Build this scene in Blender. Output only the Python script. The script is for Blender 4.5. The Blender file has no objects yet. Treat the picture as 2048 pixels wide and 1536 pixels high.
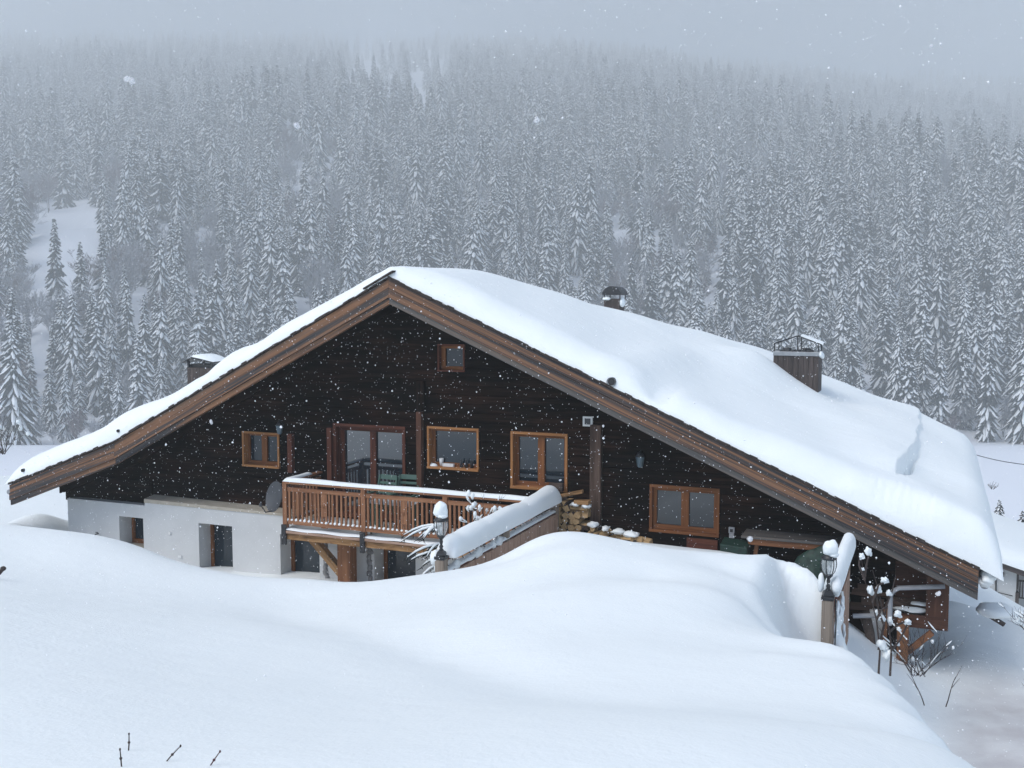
import bpy, math, random
import numpy as np
from mathutils import Vector, Matrix, noise as mnoise

# ------------------------------------------------------------------ camera, world, sun, exposure
scene = bpy.context.scene
COL = scene.collection
F, HY, VLX = 2050.0, 600.0, -3950.0                 # focal length and vanishing line of the photograph (2048 px wide)
_a = HY - 768
_vx = 1024 + (F * F + _a * _a) / (1024 - VLX)
_Y = np.array([_vx - 1024, -_a, F]); _Y /= np.linalg.norm(_Y)
_X = -np.array([VLX - 1024, -_a, F]); _X /= np.linalg.norm(_X)
_Z = np.cross(_Y, _X); _Z = _Z if _Z[1] > 0 else -_Z
MW = np.array([_X, _Y, _Z])
EYE = np.array([0.0, 0.0, 5.0])
cam_data = bpy.data.cameras.new('camera')
cam_data.sensor_width = 36; cam_data.lens = 36 * F / 2048
cam_data.clip_start = 0.05; cam_data.clip_end = 6000
cam = bpy.data.objects.new('camera', cam_data); COL.objects.link(cam)
_r, _u, _f = MW[:, 0], MW[:, 1], MW[:, 2]
cam.matrix_world = Matrix(((_r[0], _u[0], -_f[0], EYE[0]), (_r[1], _u[1], -_f[1], EYE[1]), (_r[2], _u[2], -_f[2], EYE[2]), (0, 0, 0, 1)))
scene.camera = cam

SUN_EL, SUN_AZ = math.radians(52), math.radians(215)     # behind the camera's left shoulder, very soft
world = bpy.data.worlds.new('World'); scene.world = world; world.use_nodes = True
wn = world.node_tree.nodes; wl = world.node_tree.links
sky = wn.new('ShaderNodeTexSky'); sky.sky_type = 'NISHITA'; sky.sun_disc = False
sky.sun_elevation = SUN_EL; sky.sun_rotation = SUN_AZ; sky.air_density = 1.0; sky.dust_density = 1.5; sky.ozone_density = 1.2
wl.new(sky.outputs[0], wn['Background'].inputs[0]); wn['Background'].inputs[1].default_value = 0.117
sd = bpy.data.lights.new('sun', 'SUN'); sd.energy = 1.35; sd.angle = math.radians(40); sd.color = (1.0, 0.98, 0.95)
sun = bpy.data.objects.new('sun', sd); COL.objects.link(sun)
sdir = Vector((math.sin(SUN_AZ) * math.cos(SUN_EL), math.cos(SUN_AZ) * math.cos(SUN_EL), math.sin(SUN_EL)))
sun.rotation_euler = sdir.to_track_quat('Z', 'Y').to_euler()
scene.view_settings.view_transform = 'Standard'; scene.view_settings.look = 'None'
scene.view_settings.gamma = 1; scene.view_settings.use_curve_mapping = False
scene.view_settings.exposure = 0.69
HAZE_DENSITY = 0.00100
cy = scene.cycles
cy.max_bounces = 6; cy.diffuse_bounces = 3; cy.glossy_bounces = 3; cy.transmission_bounces = 4
cy.volume_bounces = 2; cy.transparent_max_bounces = 8
cy.use_denoising = True

# ------------------------------------------------------------------ helpers
rnd = random.Random(7)
def ray(px, py):
    return MW @ (np.array([px - 1024, 768 - py, F]) / F)
def at_y(px, py, y):
    d = ray(px, py); return Vector(EYE + d * (y / d[1]))
def at_d(px, py, z):
    return Vector(EYE + ray(px, py) * z)
def proj(p):
    c = MW.T @ (np.asarray(p, float) - EYE)
    return 1024 + F * c[0] / c[2], 768 - F * c[1] / c[2], c[2]
FWD = np.array([_f[0], _f[1]]); FWD /= np.linalg.norm(FWD)
RGT = np.array([FWD[1], -FWD[0]])

class MB:
    """collects shapes; build() links them as one mesh object"""
    def __init__(s): s.v = []; s.f = []; s.m = []; s.uv = []; s.sm = []
    def face(s, pts, mat=0, uv=None, smooth=False):
        b = len(s.v); s.v.extend(tuple(p) for p in pts); s.f.append(tuple(range(b, b + len(pts)))); s.m.append(mat)
        s.uv.append(uv or [(p[0], p[2]) for p in pts]); s.sm.append(smooth)
    def hexa(s, c, mat=0, L=None):
        # c: 8 corners, bottom ring 0-3 then top ring 4-7; u runs along 0->1
        o = rnd.random() * 20; w = rnd.random() * 5
        ex = (Vector(c[1]) - Vector(c[0])); lx = ex.length or 1; ex = ex / lx
        b = len(s.v); s.v.extend(tuple(p) for p in c)
        for q in ((0, 3, 2, 1), (4, 5, 6, 7), (0, 1, 5, 4), (1, 2, 6, 5), (2, 3, 7, 6), (3, 0, 4, 7)):
            s.f.append(tuple(b + i for i in q)); s.m.append(mat); s.sm.append(False)
            uv = []
            for i in q:
                p = Vector(c[i]) - Vector(c[0]); u = p.dot(ex); r = p - ex * u
                uv.append((u + o, (r.x + r.y * 1.3 + r.z) + w))
            s.uv.append(uv)
    def box(s, x0, x1, y0, y1, z0, z1, mat=0, along='x'):
        c = [(x0, y0, z0), (x1, y0, z0), (x1, y1, z0), (x0, y1, z0), (x0, y0, z1), (x1, y0, z1), (x1, y1, z1), (x0, y1, z1)]
        if along == 'y': c = [c[i] for i in (1, 2, 3, 0, 5, 6, 7, 4)]
        if along == 'z': c = [c[i] for i in (0, 4, 7, 3, 1, 5, 6, 2)]; c = [(x0, y0, z0), (x0, y0, z1), (x0, y1, z1), (x0, y1, z0), (x1, y0, z0), (x1, y0, z1), (x1, y1, z1), (x1, y1, z0)]; c = [c[i] for i in (4, 5, 6, 7, 0, 1, 2, 3)]
        s.hexa(c, mat)
    def beam(s, p0, p1, w, h, up=(0, 0, 1), mat=0):
        p0, p1 = Vector(p0), Vector(p1); d = (p1 - p0).normalized(); up = Vector(up)
        side = d.cross(up).normalized(); u = side.cross(d).normalized()
        a, b = side * w / 2, u * h / 2
        s.hexa([p0 + a - b, p1 + a - b, p1 - a - b, p0 - a - b, p0 + a + b, p1 + a + b, p1 - a + b, p0 - a + b], mat)
    def tube(s, pts, radii, n=6, mat=0, cap=True, smooth=True):
        pts = [Vector(p) for p in pts]
        if not hasattr(radii, '__len__'): radii = [radii] * len(pts)
        b0 = len(s.v); ref = Vector((0.31, 0.2, 0.93))
        for i, p in enumerate(pts):
            d = (pts[min(i + 1, len(pts) - 1)] - pts[max(i - 1, 0)]).normalized()
            sx = d.cross(ref)
            sx = (sx if sx.length > 1e-3 else d.cross(Vector((1, 0, 0)))).normalized(); sy = sx.cross(d)
            for k in range(n):
                t = 2 * math.pi * k / n; s.v.append(tuple(p + (sx * math.cos(t) + sy * math.sin(t)) * radii[i]))
        L = 0
        for i in range(len(pts) - 1):
            l2 = L + (pts[i + 1] - pts[i]).length
            for k in range(n):
                k2 = (k + 1) % n
                s.f.append((b0 + i * n + k, b0 + i * n + k2, b0 + (i + 1) * n + k2, b0 + (i + 1) * n + k)); s.m.append(mat); s.sm.append(smooth)
                r = radii[i] * 6.28 / n
                s.uv.append([(L, k * r), (L, (k + 1) * r), (l2, (k + 1) * r), (l2, k * r)])
            L = l2
        if cap:
            for i, rev in ((0, False), (len(pts) - 1, True)):
                q = [b0 + i * n + k for k in range(n)]
                q = q[::-1] if rev else q
                s.f.append(tuple(q)); s.m.append(mat); s.sm.append(False); s.uv.append([(s.v[j][0], s.v[j][2]) for j in q])
    def lathe(s, base, prof, n=16, mat=0, smooth=True, rot=0.0):
        base = Vector(base); b0 = len(s.v)
        for r, z in prof:
            for k in range(n):
                t = rot + 2 * math.pi * k / n; s.v.append((base.x + r * math.cos(t), base.y + r * math.sin(t), base.z + z))
        for i in range(len(prof) - 1):
            for k in range(n):
                k2 = (k + 1) % n; q = (b0 + i * n + k, b0 + i * n + k2, b0 + (i + 1) * n + k2, b0 + (i + 1) * n + k)
                s.f.append(q); s.m.append(mat); s.sm.append(smooth); s.uv.append([(s.v[j][0], s.v[j][2]) for j in q])
        for i, rev in ((0, True), (len(prof) - 1, False)):
            q = [b0 + i * n + k for k in range(n)]; q = q[::-1] if rev else q
            s.f.append(tuple(q)); s.m.append(mat); s.sm.append(False); s.uv.append([(s.v[j][0], s.v[j][2]) for j in q])
    def blob(s, c, r, mat=0, seed=0, amp=0.18, nu=12, nv=8):
        c = Vector(c); r = Vector(r) if hasattr(r, '__len__') else Vector((r, r, r)); b0 = len(s.v)
        for i in range(nv + 1):
            th = math.pi * i / nv
            for k in range(nu):
                ph = 2 * math.pi * k / nu
                d = Vector((math.sin(th) * math.cos(ph), math.sin(th) * math.sin(ph), math.cos(th)))
                a = 1 + amp * mnoise.noise(d * 1.6 + Vector((seed * 7.3, seed * 3.1, 0)))
                s.v.append((c.x + d.x * r.x * a, c.y + d.y * r.y * a, c.z + d.z * r.z * a))
        for i in range(nv):
            for k in range(nu):
                k2 = (k + 1) % nu; q = (b0 + i * nu + k, b0 + (i + 1) * nu + k, b0 + (i + 1) * nu + k2, b0 + i * nu + k2)
                s.f.append(q); s.m.append(mat); s.sm.append(True); s.uv.append([(0, 0)] * 4)
    def grid(s, P, mat=0, smooth=True, closeu=False):
        nu, nv = len(P), len(P[0]); b0 = len(s.v)
        for row in P: s.v.extend(tuple(p) for p in row)
        for i in range(nu if closeu else nu - 1):
            i2 = (i + 1) % nu
            for j in range(nv - 1):
                q = (b0 + i * nv + j, b0 + i2 * nv + j, b0 + i2 * nv + j + 1, b0 + i * nv + j + 1)
                s.f.append(q); s.m.append(mat); s.sm.append(smooth); s.uv.append([(s.v[k][0], s.v[k][1]) for k in q])
    def mesh(s, name, mats):
        me = bpy.data.meshes.new(name); me.from_pydata(s.v, [], s.f); me.update()
        for m in (mats if isinstance(mats, (list, tuple)) else [mats]): me.materials.append(m)
        me.polygons.foreach_set('material_index', s.m); me.polygons.foreach_set('use_smooth', s.sm)
        ul = me.uv_layers.new(name='UVMap')
        ul.data.foreach_set('uv', [c for q in s.uv for t in q for c in t])
        me.validate(clean_customdata=False); me.update()
        return me
    def build(s, name, mats, parent=None, bevel=0.0):
        o = bpy.data.objects.new(name, s.mesh(name, mats)); COL.objects.link(o)
        if parent is not None:
            o.parent = parent; o.matrix_parent_inverse = parent_world(parent).inverted()
        if bevel:
            b = o.modifiers.new('bevel', 'BEVEL'); b.width = bevel; b.segments = 2; b.limit_method = 'ANGLE'
        return o
def parent_world(o):
    m = o.matrix_basis.copy()
    if o.parent is not None: m = parent_world(o.parent) @ o.matrix_parent_inverse @ m
    return m
def tag(o, label=None, cat=None, group=None, kind=None):
    if label: o['label'] = label
    if cat: o['category'] = cat
    if group: o['group'] = group
    if kind: o['kind'] = kind
    return o
def empty(name, loc, label, cat, group=None, rz=0.0):
    o = bpy.data.objects.new(name, None); COL.objects.link(o); o.location = loc; o.rotation_euler = (0, 0, rz); o.empty_display_size = 0.2
    return tag(o, label, cat, group)
def sm(a, b, x):
    t = np.clip((x - a) / (b - a), 0, 1); return t * t * (3 - 2 * t)

# ------------------------------------------------------------------ materials
def new_mat(name):
    m = bpy.data.materials.new(name); m.use_nodes = True
    nt = m.node_tree; return m, nt, nt.nodes['Principled BSDF']
def N(nt, t, **kw):
    n = nt.nodes.new(t)
    for k, v in kw.items():
        if k in n.inputs: n.inputs[k].default_value = v
        else: setattr(n, k, v)
    return n
def ramp(nt, fac, stops):
    r = nt.nodes.new('ShaderNodeValToRGB'); e = r.color_ramp.elements
    while len(e) < len(stops): e.new(0.5)
    for i, (p, c) in enumerate(stops): e[i].position = p; e[i].color = (*c, 1)
    nt.links.new(fac, r.inputs[0]); return r.outputs[0]
def bump(nt, b, h, strength, dist):
    n = nt.nodes.new('ShaderNodeBump'); n.inputs['Strength'].default_value = strength; n.inputs['Distance'].default_value = dist
    nt.links.new(h, n.inputs['Height']); nt.links.new(n.outputs[0], b.inputs['Normal']); return n
def coords(nt, kind='Object', scale=(1, 1, 1)):
    c = nt.nodes.new('ShaderNodeTexCoord'); m = nt.nodes.new('ShaderNodeMapping'); m.inputs['Scale'].default_value = scale
    nt.links.new(c.outputs[kind], m.inputs[0]); return m.outputs[0]
def mat_wood(name, stops, rough=0.75, su=0.9, sv=16.0, bs=0.35):
    m, nt, b = new_mat(name)
    n1 = N(nt, 'ShaderNodeTexNoise', Scale=1.0, Detail=8.0, Roughness=0.65); nt.links.new(coords(nt, 'UV', (su, sv, 1)), n1.inputs[0])
    n2 = N(nt, 'ShaderNodeTexNoise', Scale=1.0, Detail=4.0); nt.links.new(coords(nt, 'UV', (su * 3, sv * 6, 1)), n2.inputs[0])
    mx = N(nt, 'ShaderNodeMath', operation='MULTIPLY_ADD'); mx.inputs[1].default_value = 0.35
    nt.links.new(n2.outputs[0], mx.inputs[0]); nt.links.new(n1.outputs[0], mx.inputs[2])
    sb = N(nt, 'ShaderNodeMath', operation='SUBTRACT'); sb.inputs[1].default_value = 0.175; nt.links.new(mx.outputs[0], sb.inputs[0])
    nt.links.new(ramp(nt, sb.outputs[0], stops), b.inputs['Base Color'])
    b.inputs['Roughness'].default_value = rough; b.inputs['Specular IOR Level'].default_value = 0.3
    bump(nt, b, n2.outputs[0], bs, 0.01); return m
def mat_plain(name, col, rough=0.6, var=0.15, scale=6.0, metal=0.0, bs=0.1):
    m, nt, b = new_mat(name)
    n1 = N(nt, 'ShaderNodeTexNoise', Scale=scale, Detail=6.0, Roughness=0.6); nt.links.new(coords(nt), n1.inputs[0])
    lo = tuple(c * (1 - var) for c in col); hi = tuple(min(1, c * (1 + var)) for c in col)
    nt.links.new(ramp(nt, n1.outputs[0], [(0.3, lo), (0.7, hi)]), b.inputs['Base Color'])
    b.inputs['Roughness'].default_value = rough; b.inputs['Metallic'].default_value = metal
    if bs: bump(nt, b, n1.outputs[0], bs, 0.02)
    return m
def mat_snow(name, col=(0.845, 0.885, 0.885), fine=0.38, scale=30.0, dist=0.012):
    m, nt, b = new_mat(name); co = coords(nt)
    b.inputs['Base Color'].default_value = (*col, 1); b.inputs['Roughness'].default_value = 0.65; b.inputs['Specular IOR Level'].default_value = 0.25
    n1 = N(nt, 'ShaderNodeTexNoise', Scale=scale, Detail=5.0, Roughness=0.6); nt.links.new(co, n1.inputs[0])
    n2 = N(nt, 'ShaderNodeTexNoise', Scale=2.2, Detail=3.0); nt.links.new(co, n2.inputs[0])
    ad = N(nt, 'ShaderNodeMath', operation='MULTIPLY_ADD'); ad.inputs[1].default_value = 4.0
    nt.links.new(n2.outputs[0], ad.inputs[0]); nt.links.new(n1.outputs[0], ad.inputs[2])
    bump(nt, b, ad.outputs[0], fine, dist); return m
M = {}
M['snow'] = mat_snow('snow')
M['snow_roof'] = mat_snow('roof snow', fine=0.3, scale=16.0, dist=0.02)
M['snow_far'] = mat_snow('hillside snow', (0.80, 0.83, 0.88), fine=0.0)
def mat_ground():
    m = mat_snow('deep snow'); nt = m.node_tree; b = nt.nodes['Principled BSDF']; a = N(nt, 'ShaderNodeAttribute', attribute_name='snow_grey')
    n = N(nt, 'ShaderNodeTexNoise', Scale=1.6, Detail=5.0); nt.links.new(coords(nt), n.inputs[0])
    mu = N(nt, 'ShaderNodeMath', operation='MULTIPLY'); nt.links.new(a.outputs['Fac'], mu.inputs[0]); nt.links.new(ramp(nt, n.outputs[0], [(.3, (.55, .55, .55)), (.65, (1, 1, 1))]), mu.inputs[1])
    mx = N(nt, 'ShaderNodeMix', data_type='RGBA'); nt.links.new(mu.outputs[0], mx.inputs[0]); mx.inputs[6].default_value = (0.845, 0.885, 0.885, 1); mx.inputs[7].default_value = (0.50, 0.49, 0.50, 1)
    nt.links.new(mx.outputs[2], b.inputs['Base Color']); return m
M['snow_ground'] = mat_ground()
def mat_timber():
    m, nt, b = new_mat('dark larch timber'); co = coords(nt, 'UV', (0.5, 9, 1))
    n1 = N(nt, 'ShaderNodeTexNoise', Scale=1.0, Detail=8.0, Roughness=0.7); nt.links.new(co, n1.inputs[0])
    n2 = N(nt, 'ShaderNodeTexNoise', Scale=0.55, Detail=3.0); nt.links.new(coords(nt, 'Object', (1, 1, 2.5)), n2.inputs[0])
    c1 = ramp(nt, n1.outputs[0], [(0.3, (0.0025, 0.002, 0.002)), (0.55, (0.007, 0.005, 0.0042)), (0.78, (0.032, 0.021, 0.015))])
    c2 = ramp(nt, n1.outputs[0], [(0.3, (0.007, 0.0035, 0.0025)), (0.5, (0.016, 0.0075, 0.005)), (0.76, (0.058, 0.027, 0.016))])
    mx = N(nt, 'ShaderNodeMix', data_type='RGBA'); nt.links.new(ramp(nt, n2.outputs[0], [(0.45, (0, 0, 0)), (0.65, (1, 1, 1))]), mx.inputs[0])
    nt.links.new(c1, mx.inputs[6]); nt.links.new(c2, mx.inputs[7]); nt.links.new(mx.outputs[2], b.inputs['Base Color'])
    b.inputs['Roughness'].default_value = 0.9; b.inputs['Specular IOR Level'].default_value = 0.03
    bump(nt, b, n1.outputs[0], 0.5, 0.01); return m
M['timber'] = mat_timber()
M['barge'] = mat_wood('weathered bargeboard', [(0.36, (0.022, 0.022, 0.025)), (0.45, (0.055, 0.052, 0.052)), (0.49, (0.12, 0.066, 0.042)), (0.55, (0.235, 0.120, 0.064)), (0.68, (0.12, 0.085, 0.066))], su=0.10, sv=8.5)
M['barge_grey'] = mat_wood('grey weathered board', [(0.3, (0.05, 0.05, 0.052)), (0.5, (0.10, 0.096, 0.092)), (0.68, (0.15, 0.115, 0.09))], su=0.2, sv=8)
M['pine'] = mat_wood('orange stained pine', [(0.28, (0.13, 0.055, 0.028)), (0.5, (0.26, 0.118, 0.058)), (0.72, (0.36, 0.18, 0.092))], su=0.8, sv=14)
M['casing'] = mat_wood('honey larch casing', [(0.28, (0.20, 0.085, 0.028)), (0.5, (0.36, 0.16, 0.055)), (0.72, (0.46, 0.22, 0.085))], su=0.8, sv=14)
M['sash'] = mat_wood('brown sash wood', [(0.28, (0.10, 0.035, 0.012)), (0.5, (0.20, 0.075, 0.025)), (0.72, (0.29, 0.115, 0.04))], su=0.8, sv=14)
M['redwood'] = mat_wood('red brown door wood', [(0.28, (0.04, 0.012, 0.008)), (0.5, (0.095, 0.028, 0.015)), (0.72, (0.15, 0.05, 0.025))], su=0.8, sv=14)
M['oldbeam'] = mat_wood('stained yellow beam', [(0.3, (0.05, 0.028, 0.014)), (0.45, (0.25, 0.135, 0.055)), (0.6, (0.38, 0.22, 0.10)), (0.75, (0.30, 0.15, 0.07))], su=1.2, sv=5)
M['postwood'] = mat_wood('brown post wood', [(0.3, (0.10, 0.042, 0.02)), (0.5, (0.19, 0.08, 0.035)), (0.7, (0.27, 0.125, 0.055))], su=0.7, sv=10)
M['fence'] = mat_wood('greyed fence board', [(0.28, (0.20, 0.13, 0.095)), (0.5, (0.37, 0.24, 0.175)), (0.72, (0.49, 0.345, 0.265))], su=0.7, sv=11)
M['fence_red'] = mat_wood('red brown fence rail', [(0.3, (0.055, 0.018, 0.012)), (0.5, (0.12, 0.042, 0.026)), (0.7, (0.18, 0.075, 0.045))], su=0.8, sv=12)
M['greypost'] = mat_wood('greyed post wood', [(0.3, (0.14, 0.11, 0.085)), (0.5, (0.24, 0.195, 0.155)), (0.7, (0.33, 0.28, 0.23))], su=0.6, sv=12)
M['chimney'] = mat_wood('chimney cladding', [(0.3, (0.028, 0.023, 0.022)), (0.5, (0.062, 0.050, 0.046)), (0.7, (0.11, 0.088, 0.08))], su=0.6, sv=7)
M['oldpost'] = mat_wood('dark aged post', [(0.3, (0.03, 0.018, 0.013)), (0.5, (0.075, 0.045, 0.033)), (0.7, (0.13, 0.085, 0.063))], su=0.6, sv=9)
M['panel'] = mat_wood('rust brown panel', [(0.3, (0.042, 0.017, 0.010)), (0.5, (0.082, 0.034, 0.020)), (0.7, (0.125, 0.056, 0.032))], su=0.8, sv=5)
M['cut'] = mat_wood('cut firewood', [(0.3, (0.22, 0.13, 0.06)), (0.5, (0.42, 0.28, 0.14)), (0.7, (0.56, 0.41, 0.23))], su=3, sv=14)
M['bark'] = mat_plain('bark', (0.07, 0.05, 0.04), 0.9, 0.4, 30, bs=0.5)
M['plaster'] = mat_plain('white plaster', (0.56, 0.57, 0.565), 0.85, 0.06, 1.3, bs=0.05)
M['stone'] = mat_plain('beige sill stone', (0.42, 0.38, 0.31), 0.85, 0.15, 5)
M['greystone'] = mat_plain('grey rubble stone', (0.22, 0.22, 0.22), 0.9, 0.4, 9, bs=0.6)
M['iron'] = mat_plain('black iron', (0.018, 0.019, 0.022), 0.45, 0.3, 20)
M['dish'] = mat_plain('dark grey dish', (0.055, 0.06, 0.068), 0.5, 0.1, 3, bs=0)
M['zinc'] = mat_plain('zinc', (0.32, 0.33, 0.34), 0.45, 0.15, 8, metal=0.6)
M['pipe'] = mat_plain('grey pipe', (0.34, 0.35, 0.37), 0.5, 0.1, 8)
M['white'] = mat_plain('white frame', (0.70, 0.71, 0.70), 0.5, 0.05, 6)
M['green'] = mat_plain('green plastic', (0.045, 0.105, 0.08), 0.45, 0.12, 5, bs=0)
M['darkgreen'] = mat_plain('dark green sheet', (0.004, 0.026, 0.017), 0.6, 0.5, 14, bs=0.5)
M['bluegrey'] = mat_plain('blue grey lamp', (0.10, 0.15, 0.18), 0.4, 0.1, 5)
M['shingle'] = mat_plain('dark shingle', (0.035, 0.026, 0.022), 0.9, 0.5, 12, bs=0.4)
M['twig'] = mat_plain('dark twig', (0.045, 0.032, 0.028), 0.85, 0.35, 20)
M['redtwig'] = mat_plain('dark red twig', (0.06, 0.014, 0.016), 0.7, 0.3, 20)
M['interior'] = mat_plain('dark void', (0.012, 0.011, 0.011), 0.9, 0.3, 3)
def mat_glass(ior=2.4):
    m, nt, b = new_mat('window glass')
    b.inputs['Base Color'].default_value = (0.010, 0.020, 0.030, 1); b.inputs['Roughness'].default_value = 0.04; b.inputs['IOR'].default_value = ior
    n = N(nt, 'ShaderNodeTexNoise', Scale=1.3, Detail=1.0); nt.links.new(coords(nt), n.inputs[0]); bump(nt, b, n.outputs[0], 0.05, 0.01); return m
M['glass'] = mat_glass(); M['glass_dark'] = mat_glass(1.55); M['glass_mid'] = mat_glass(1.85)
def mat_lampglass():
    m, nt, b = new_mat('lantern glass')
    b.inputs['Base Color'].default_value = (0.75, 0.8, 0.8, 1); b.inputs['Roughness'].default_value = 0.12; b.inputs['Alpha'].default_value = 0.32; return m
M['lampglass'] = mat_lampglass()
def mat_needle(name, col):
    m, nt, b = new_mat(name)
    n = N(nt, 'ShaderNodeTexNoise', Scale=1.6, Detail=4.0); nt.links.new(coords(nt), n.inputs[0])
    nt.links.new(ramp(nt, n.outputs[0], [(0.35, tuple(c * 0.6 for c in col)), (0.7, tuple(c * 1.6 for c in col))]), b.inputs['Base Color'])
    b.inputs['Roughness'].default_value = 0.9; b.inputs['Specular IOR Level'].default_value = 0.1; return m
M['needle'] = mat_needle('spruce needles', (0.016, 0.022, 0.022))
M['trunk'] = mat_needle('spruce bark', (0.035, 0.03, 0.028))
M['tree_snow'] = mat_snow('branch snow', (0.88, 0.90, 0.91), fine=0.0)
M['frost'] = mat_needle('frosted twigs', (0.30, 0.305, 0.33))
M['frost_purple'] = mat_needle('frosted purple twigs', (0.15, 0.115, 0.125))

# ------------------------------------------------------------------ terrain
def far_ground(x, y):
    x = np.asarray(x, float); y = np.asarray(y, float)
    u = x * FWD[0] + y * FWD[1]; v = x * RGT[0] + y * RGT[1]
    z = np.where(u < 0, 3.5 - 0.10 * u, np.where(u < 25, 3.5 - 4.5 * u / 25, -1 - 0.132 * (u - 25)))
    z = z - 7.5 * sm(0, 17, v) * sm(12, 40, u) * (1 - sm(60, 170, u))
    # the mountainside beyond the valley
    base = 284 + 12 * np.sin(v * 0.014 + 1) + 7 * np.sin(v * 0.04)
    w = np.maximum(u - base, 0); w = w - 0.42 * np.clip(v - 60, 0, 900) * sm(150, 900, w)
    rise = np.interp(w, [0, 46, 106, 176, 266, 396, 616, 896, 1316, 1916, 2716, 3400], [0, 10, 23, 42, 69, 108, 174, 249, 362, 525, 745, 920])
    flat = -1 - 0.132 * (np.minimum(u, base) - 25)
    z = np.where(u > base, flat + rise, z)
    k = sm(20, 120, w)
    z = z + k * (9.0 * np.sin(u * 0.014 + v * 0.009) * np.sin(v * 0.012 + 0.6) + 4.0 * np.sin(u * 0.037 - v * 0.028 + 2) + 1.8 * np.sin(v * 0.075 + u * 0.05))
    return z
PX = [  # photo point and distance: where the snow surface lies
 (0,1536,4.0),(400,1536,4.0),(1024,1536,4.0),(1500,1536,4.2),(1960,1536,5.4),
 (0,1380,5.6),(0,1200,10),(0,1108,14.5),(0,1053,17.6),(140,1076,17.6),
 (300,1400,5.6),(300,1250,9.4),(300,1158,14),(285,1098,16.9),(430,1147,16.1),(430,1250,10),
 (600,1450,5.1),(600,1350,7.3),(600,1250,10.4),(600,1200,13.6),(640,1166,15.4),
 (900,1400,6.2),(900,1300,8.6),(900,1200,12),(860,1153,15.0),(960,1128,14.7),
 (1024,1120,14.2),(1070,1078,14.6),
 (1110,1300,8.3),(1110,1180,11),(1110,1100,13.2),(1110,1066,14.8),(1160,1066,15.0),
 (1300,1400,6.6),(1300,1250,9.5),(1300,1160,12.2),(1300,1094,14.8),
 (1500,1400,6.8),(1500,1300,8.8),(1480,1200,11),(1450,1142,13.4),(1450,1112,14.9),
 (1545,1118,14.6),(1595,1138,14.5),(1640,1160,14.5),(1530,1190,12.6),
 (1500,1250,10.2),(1560,1268,10.0),(1590,1284,9.8),(1640,1296,9.5),(1700,1306,9.2),(1750,1331,8.8),(1800,1364,8.2),(1850,1422,7.3),(1900,1475,6.6),
 (1700,1460,5.8),(1600,1390,7.0),(1750,1425,6.6),(1560,1310,8.2),(1600,1330,8.0),(1660,1350,7.7),(1740,1385,7.2),(1790,1412,6.9),(1880,1500,5.6),
 (1590,1195,13.7),(1570,1240,12.7),(1610,1262,12.9),(1640,1215,13.9),(1660,1292,13.6),
 (1745,1290,17.6),(1850,1500,14.8),(2000,1450,15.6),(2040,1300,19.2),(1900,1300,19.0),(1860,1282,19.6),(1980,1360,17.6),(2040,1500,14.6),(1800,1370,16.8),
 (1910,1202,22.2),(1960,1232,21.2),(2000,1250,20.5),(2040,1258,20.6),(1935,1252,20.2),(1860,1225,23),(1940,1300,25.5),(2000,1330,24.5),(2060,1330,25.0),(1880,1270,26.0),
 (95,1033,26.0),(40,1046,24.5),
 # just beyond each crest the snow falls out of sight
 (0,1110,21.5),(140,1130,22),(285,1160,19.6),(430,1230,18.4),(640,1260,17.2),(860,1260,16.2),
 (1590,1318,10.9),(1640,1335,10.7),(1700,1360,10.4),(1750,1400,9.9),(1540,1290,9.0),(1590,1298,8.9),(1630,1310,8.7),(1660,1318,8.6),(1700,1326,8.45),(1740,1346,8.2),(1780,1372,7.9),(1800,1490,9.6),(1850,1560,8.7),(1900,1620,8.0),(1960,1700,7.0),(1960,1590,9.5),(2040,1780,6.0),(2040,1640,8.6),(2060,1560,10.2),(1880,1500,10.6),(1800,1400,11.8),(1740,1350,12.4),
 (1940,1565,11.0),(2000,1600,11.0),(2060,1610,11.0),(1900,1525,11.6),(1990,1650,9.0),(2060,1700,8.0),
 (1110,1100,16.0),(1300,1130,16.4),(1450,1150,16.4),(1545,1170,16.0),(1600,1190,15.6),
 (1230,1080,14.9),(1380,1104,14.9),(1500,1116,14.8),(1540,1150,13.6),(1515,1210,12.0),
]
WP = [  # points placed in the world (x, y, z): round the camera, round the house and in hidden places
 (0,0,3.38),(-5,0,3.45),(4,0,2.9),(0,-5,3.8),(-8,-4,4.1),(8,-4,3.0),(-12,4,3.0),(-20,8,2.1),(-28,12,1.0),(2.2,2.0,2.3),(2.5,5,1.0),(3.2,8,0.2),(7,5,0.4),(10,10,-1.0),
 (-7.6,16,-0.5),(-9,15.6,-0.7),(-11.5,16.2,-0.95),(-14,17,-1.1),(-18,17.4,-1.2),(-22,17.5,-1.3),(-9,18.6,-1.1),(-12,18.6,-1.1),(-16,18.6,-1.2),(-20,19,-1.3),
 (-5.5,18.7,0.36),(-4,18.7,0.34),(-2.6,18.6,0.25),(-4.8,17.6,0.62),(-3.4,17.4,0.62),(-2.2,16.8,0.35),
 (-10,26,-1.2),(-10,35,-2.2),(-2,35,-2.2),(-20,32,-2.2),(-24,24,-1.7),(-27,30,-2.2),(-26,19,-1.2),(-22.5,21,-1.25),
 (0,20.5,-1.75),(-0.5,17.6,-1.1),(3,27,-2.6),(6,32,-5.4),(12,20,-2.4),(1.2,29.5,-3.3),(-.85,14.3,-.15),(-.85,15,-.45),(-.85,16,-.8),(-.8,13.5,.05),(-.75,12.6,.3),
]
pts = np.array([list(at_d(*p)) for p in PX] + [list(p) for p in WP])
for ang in range(0, 360, 12):
    for rr in (42, 52):
        x, y = -4 + rr * math.cos(math.radians(ang)), 14 + rr * math.sin(math.radians(ang))
        pts = np.vstack([pts, [x, y, float(far_ground(x, y))]])
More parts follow.
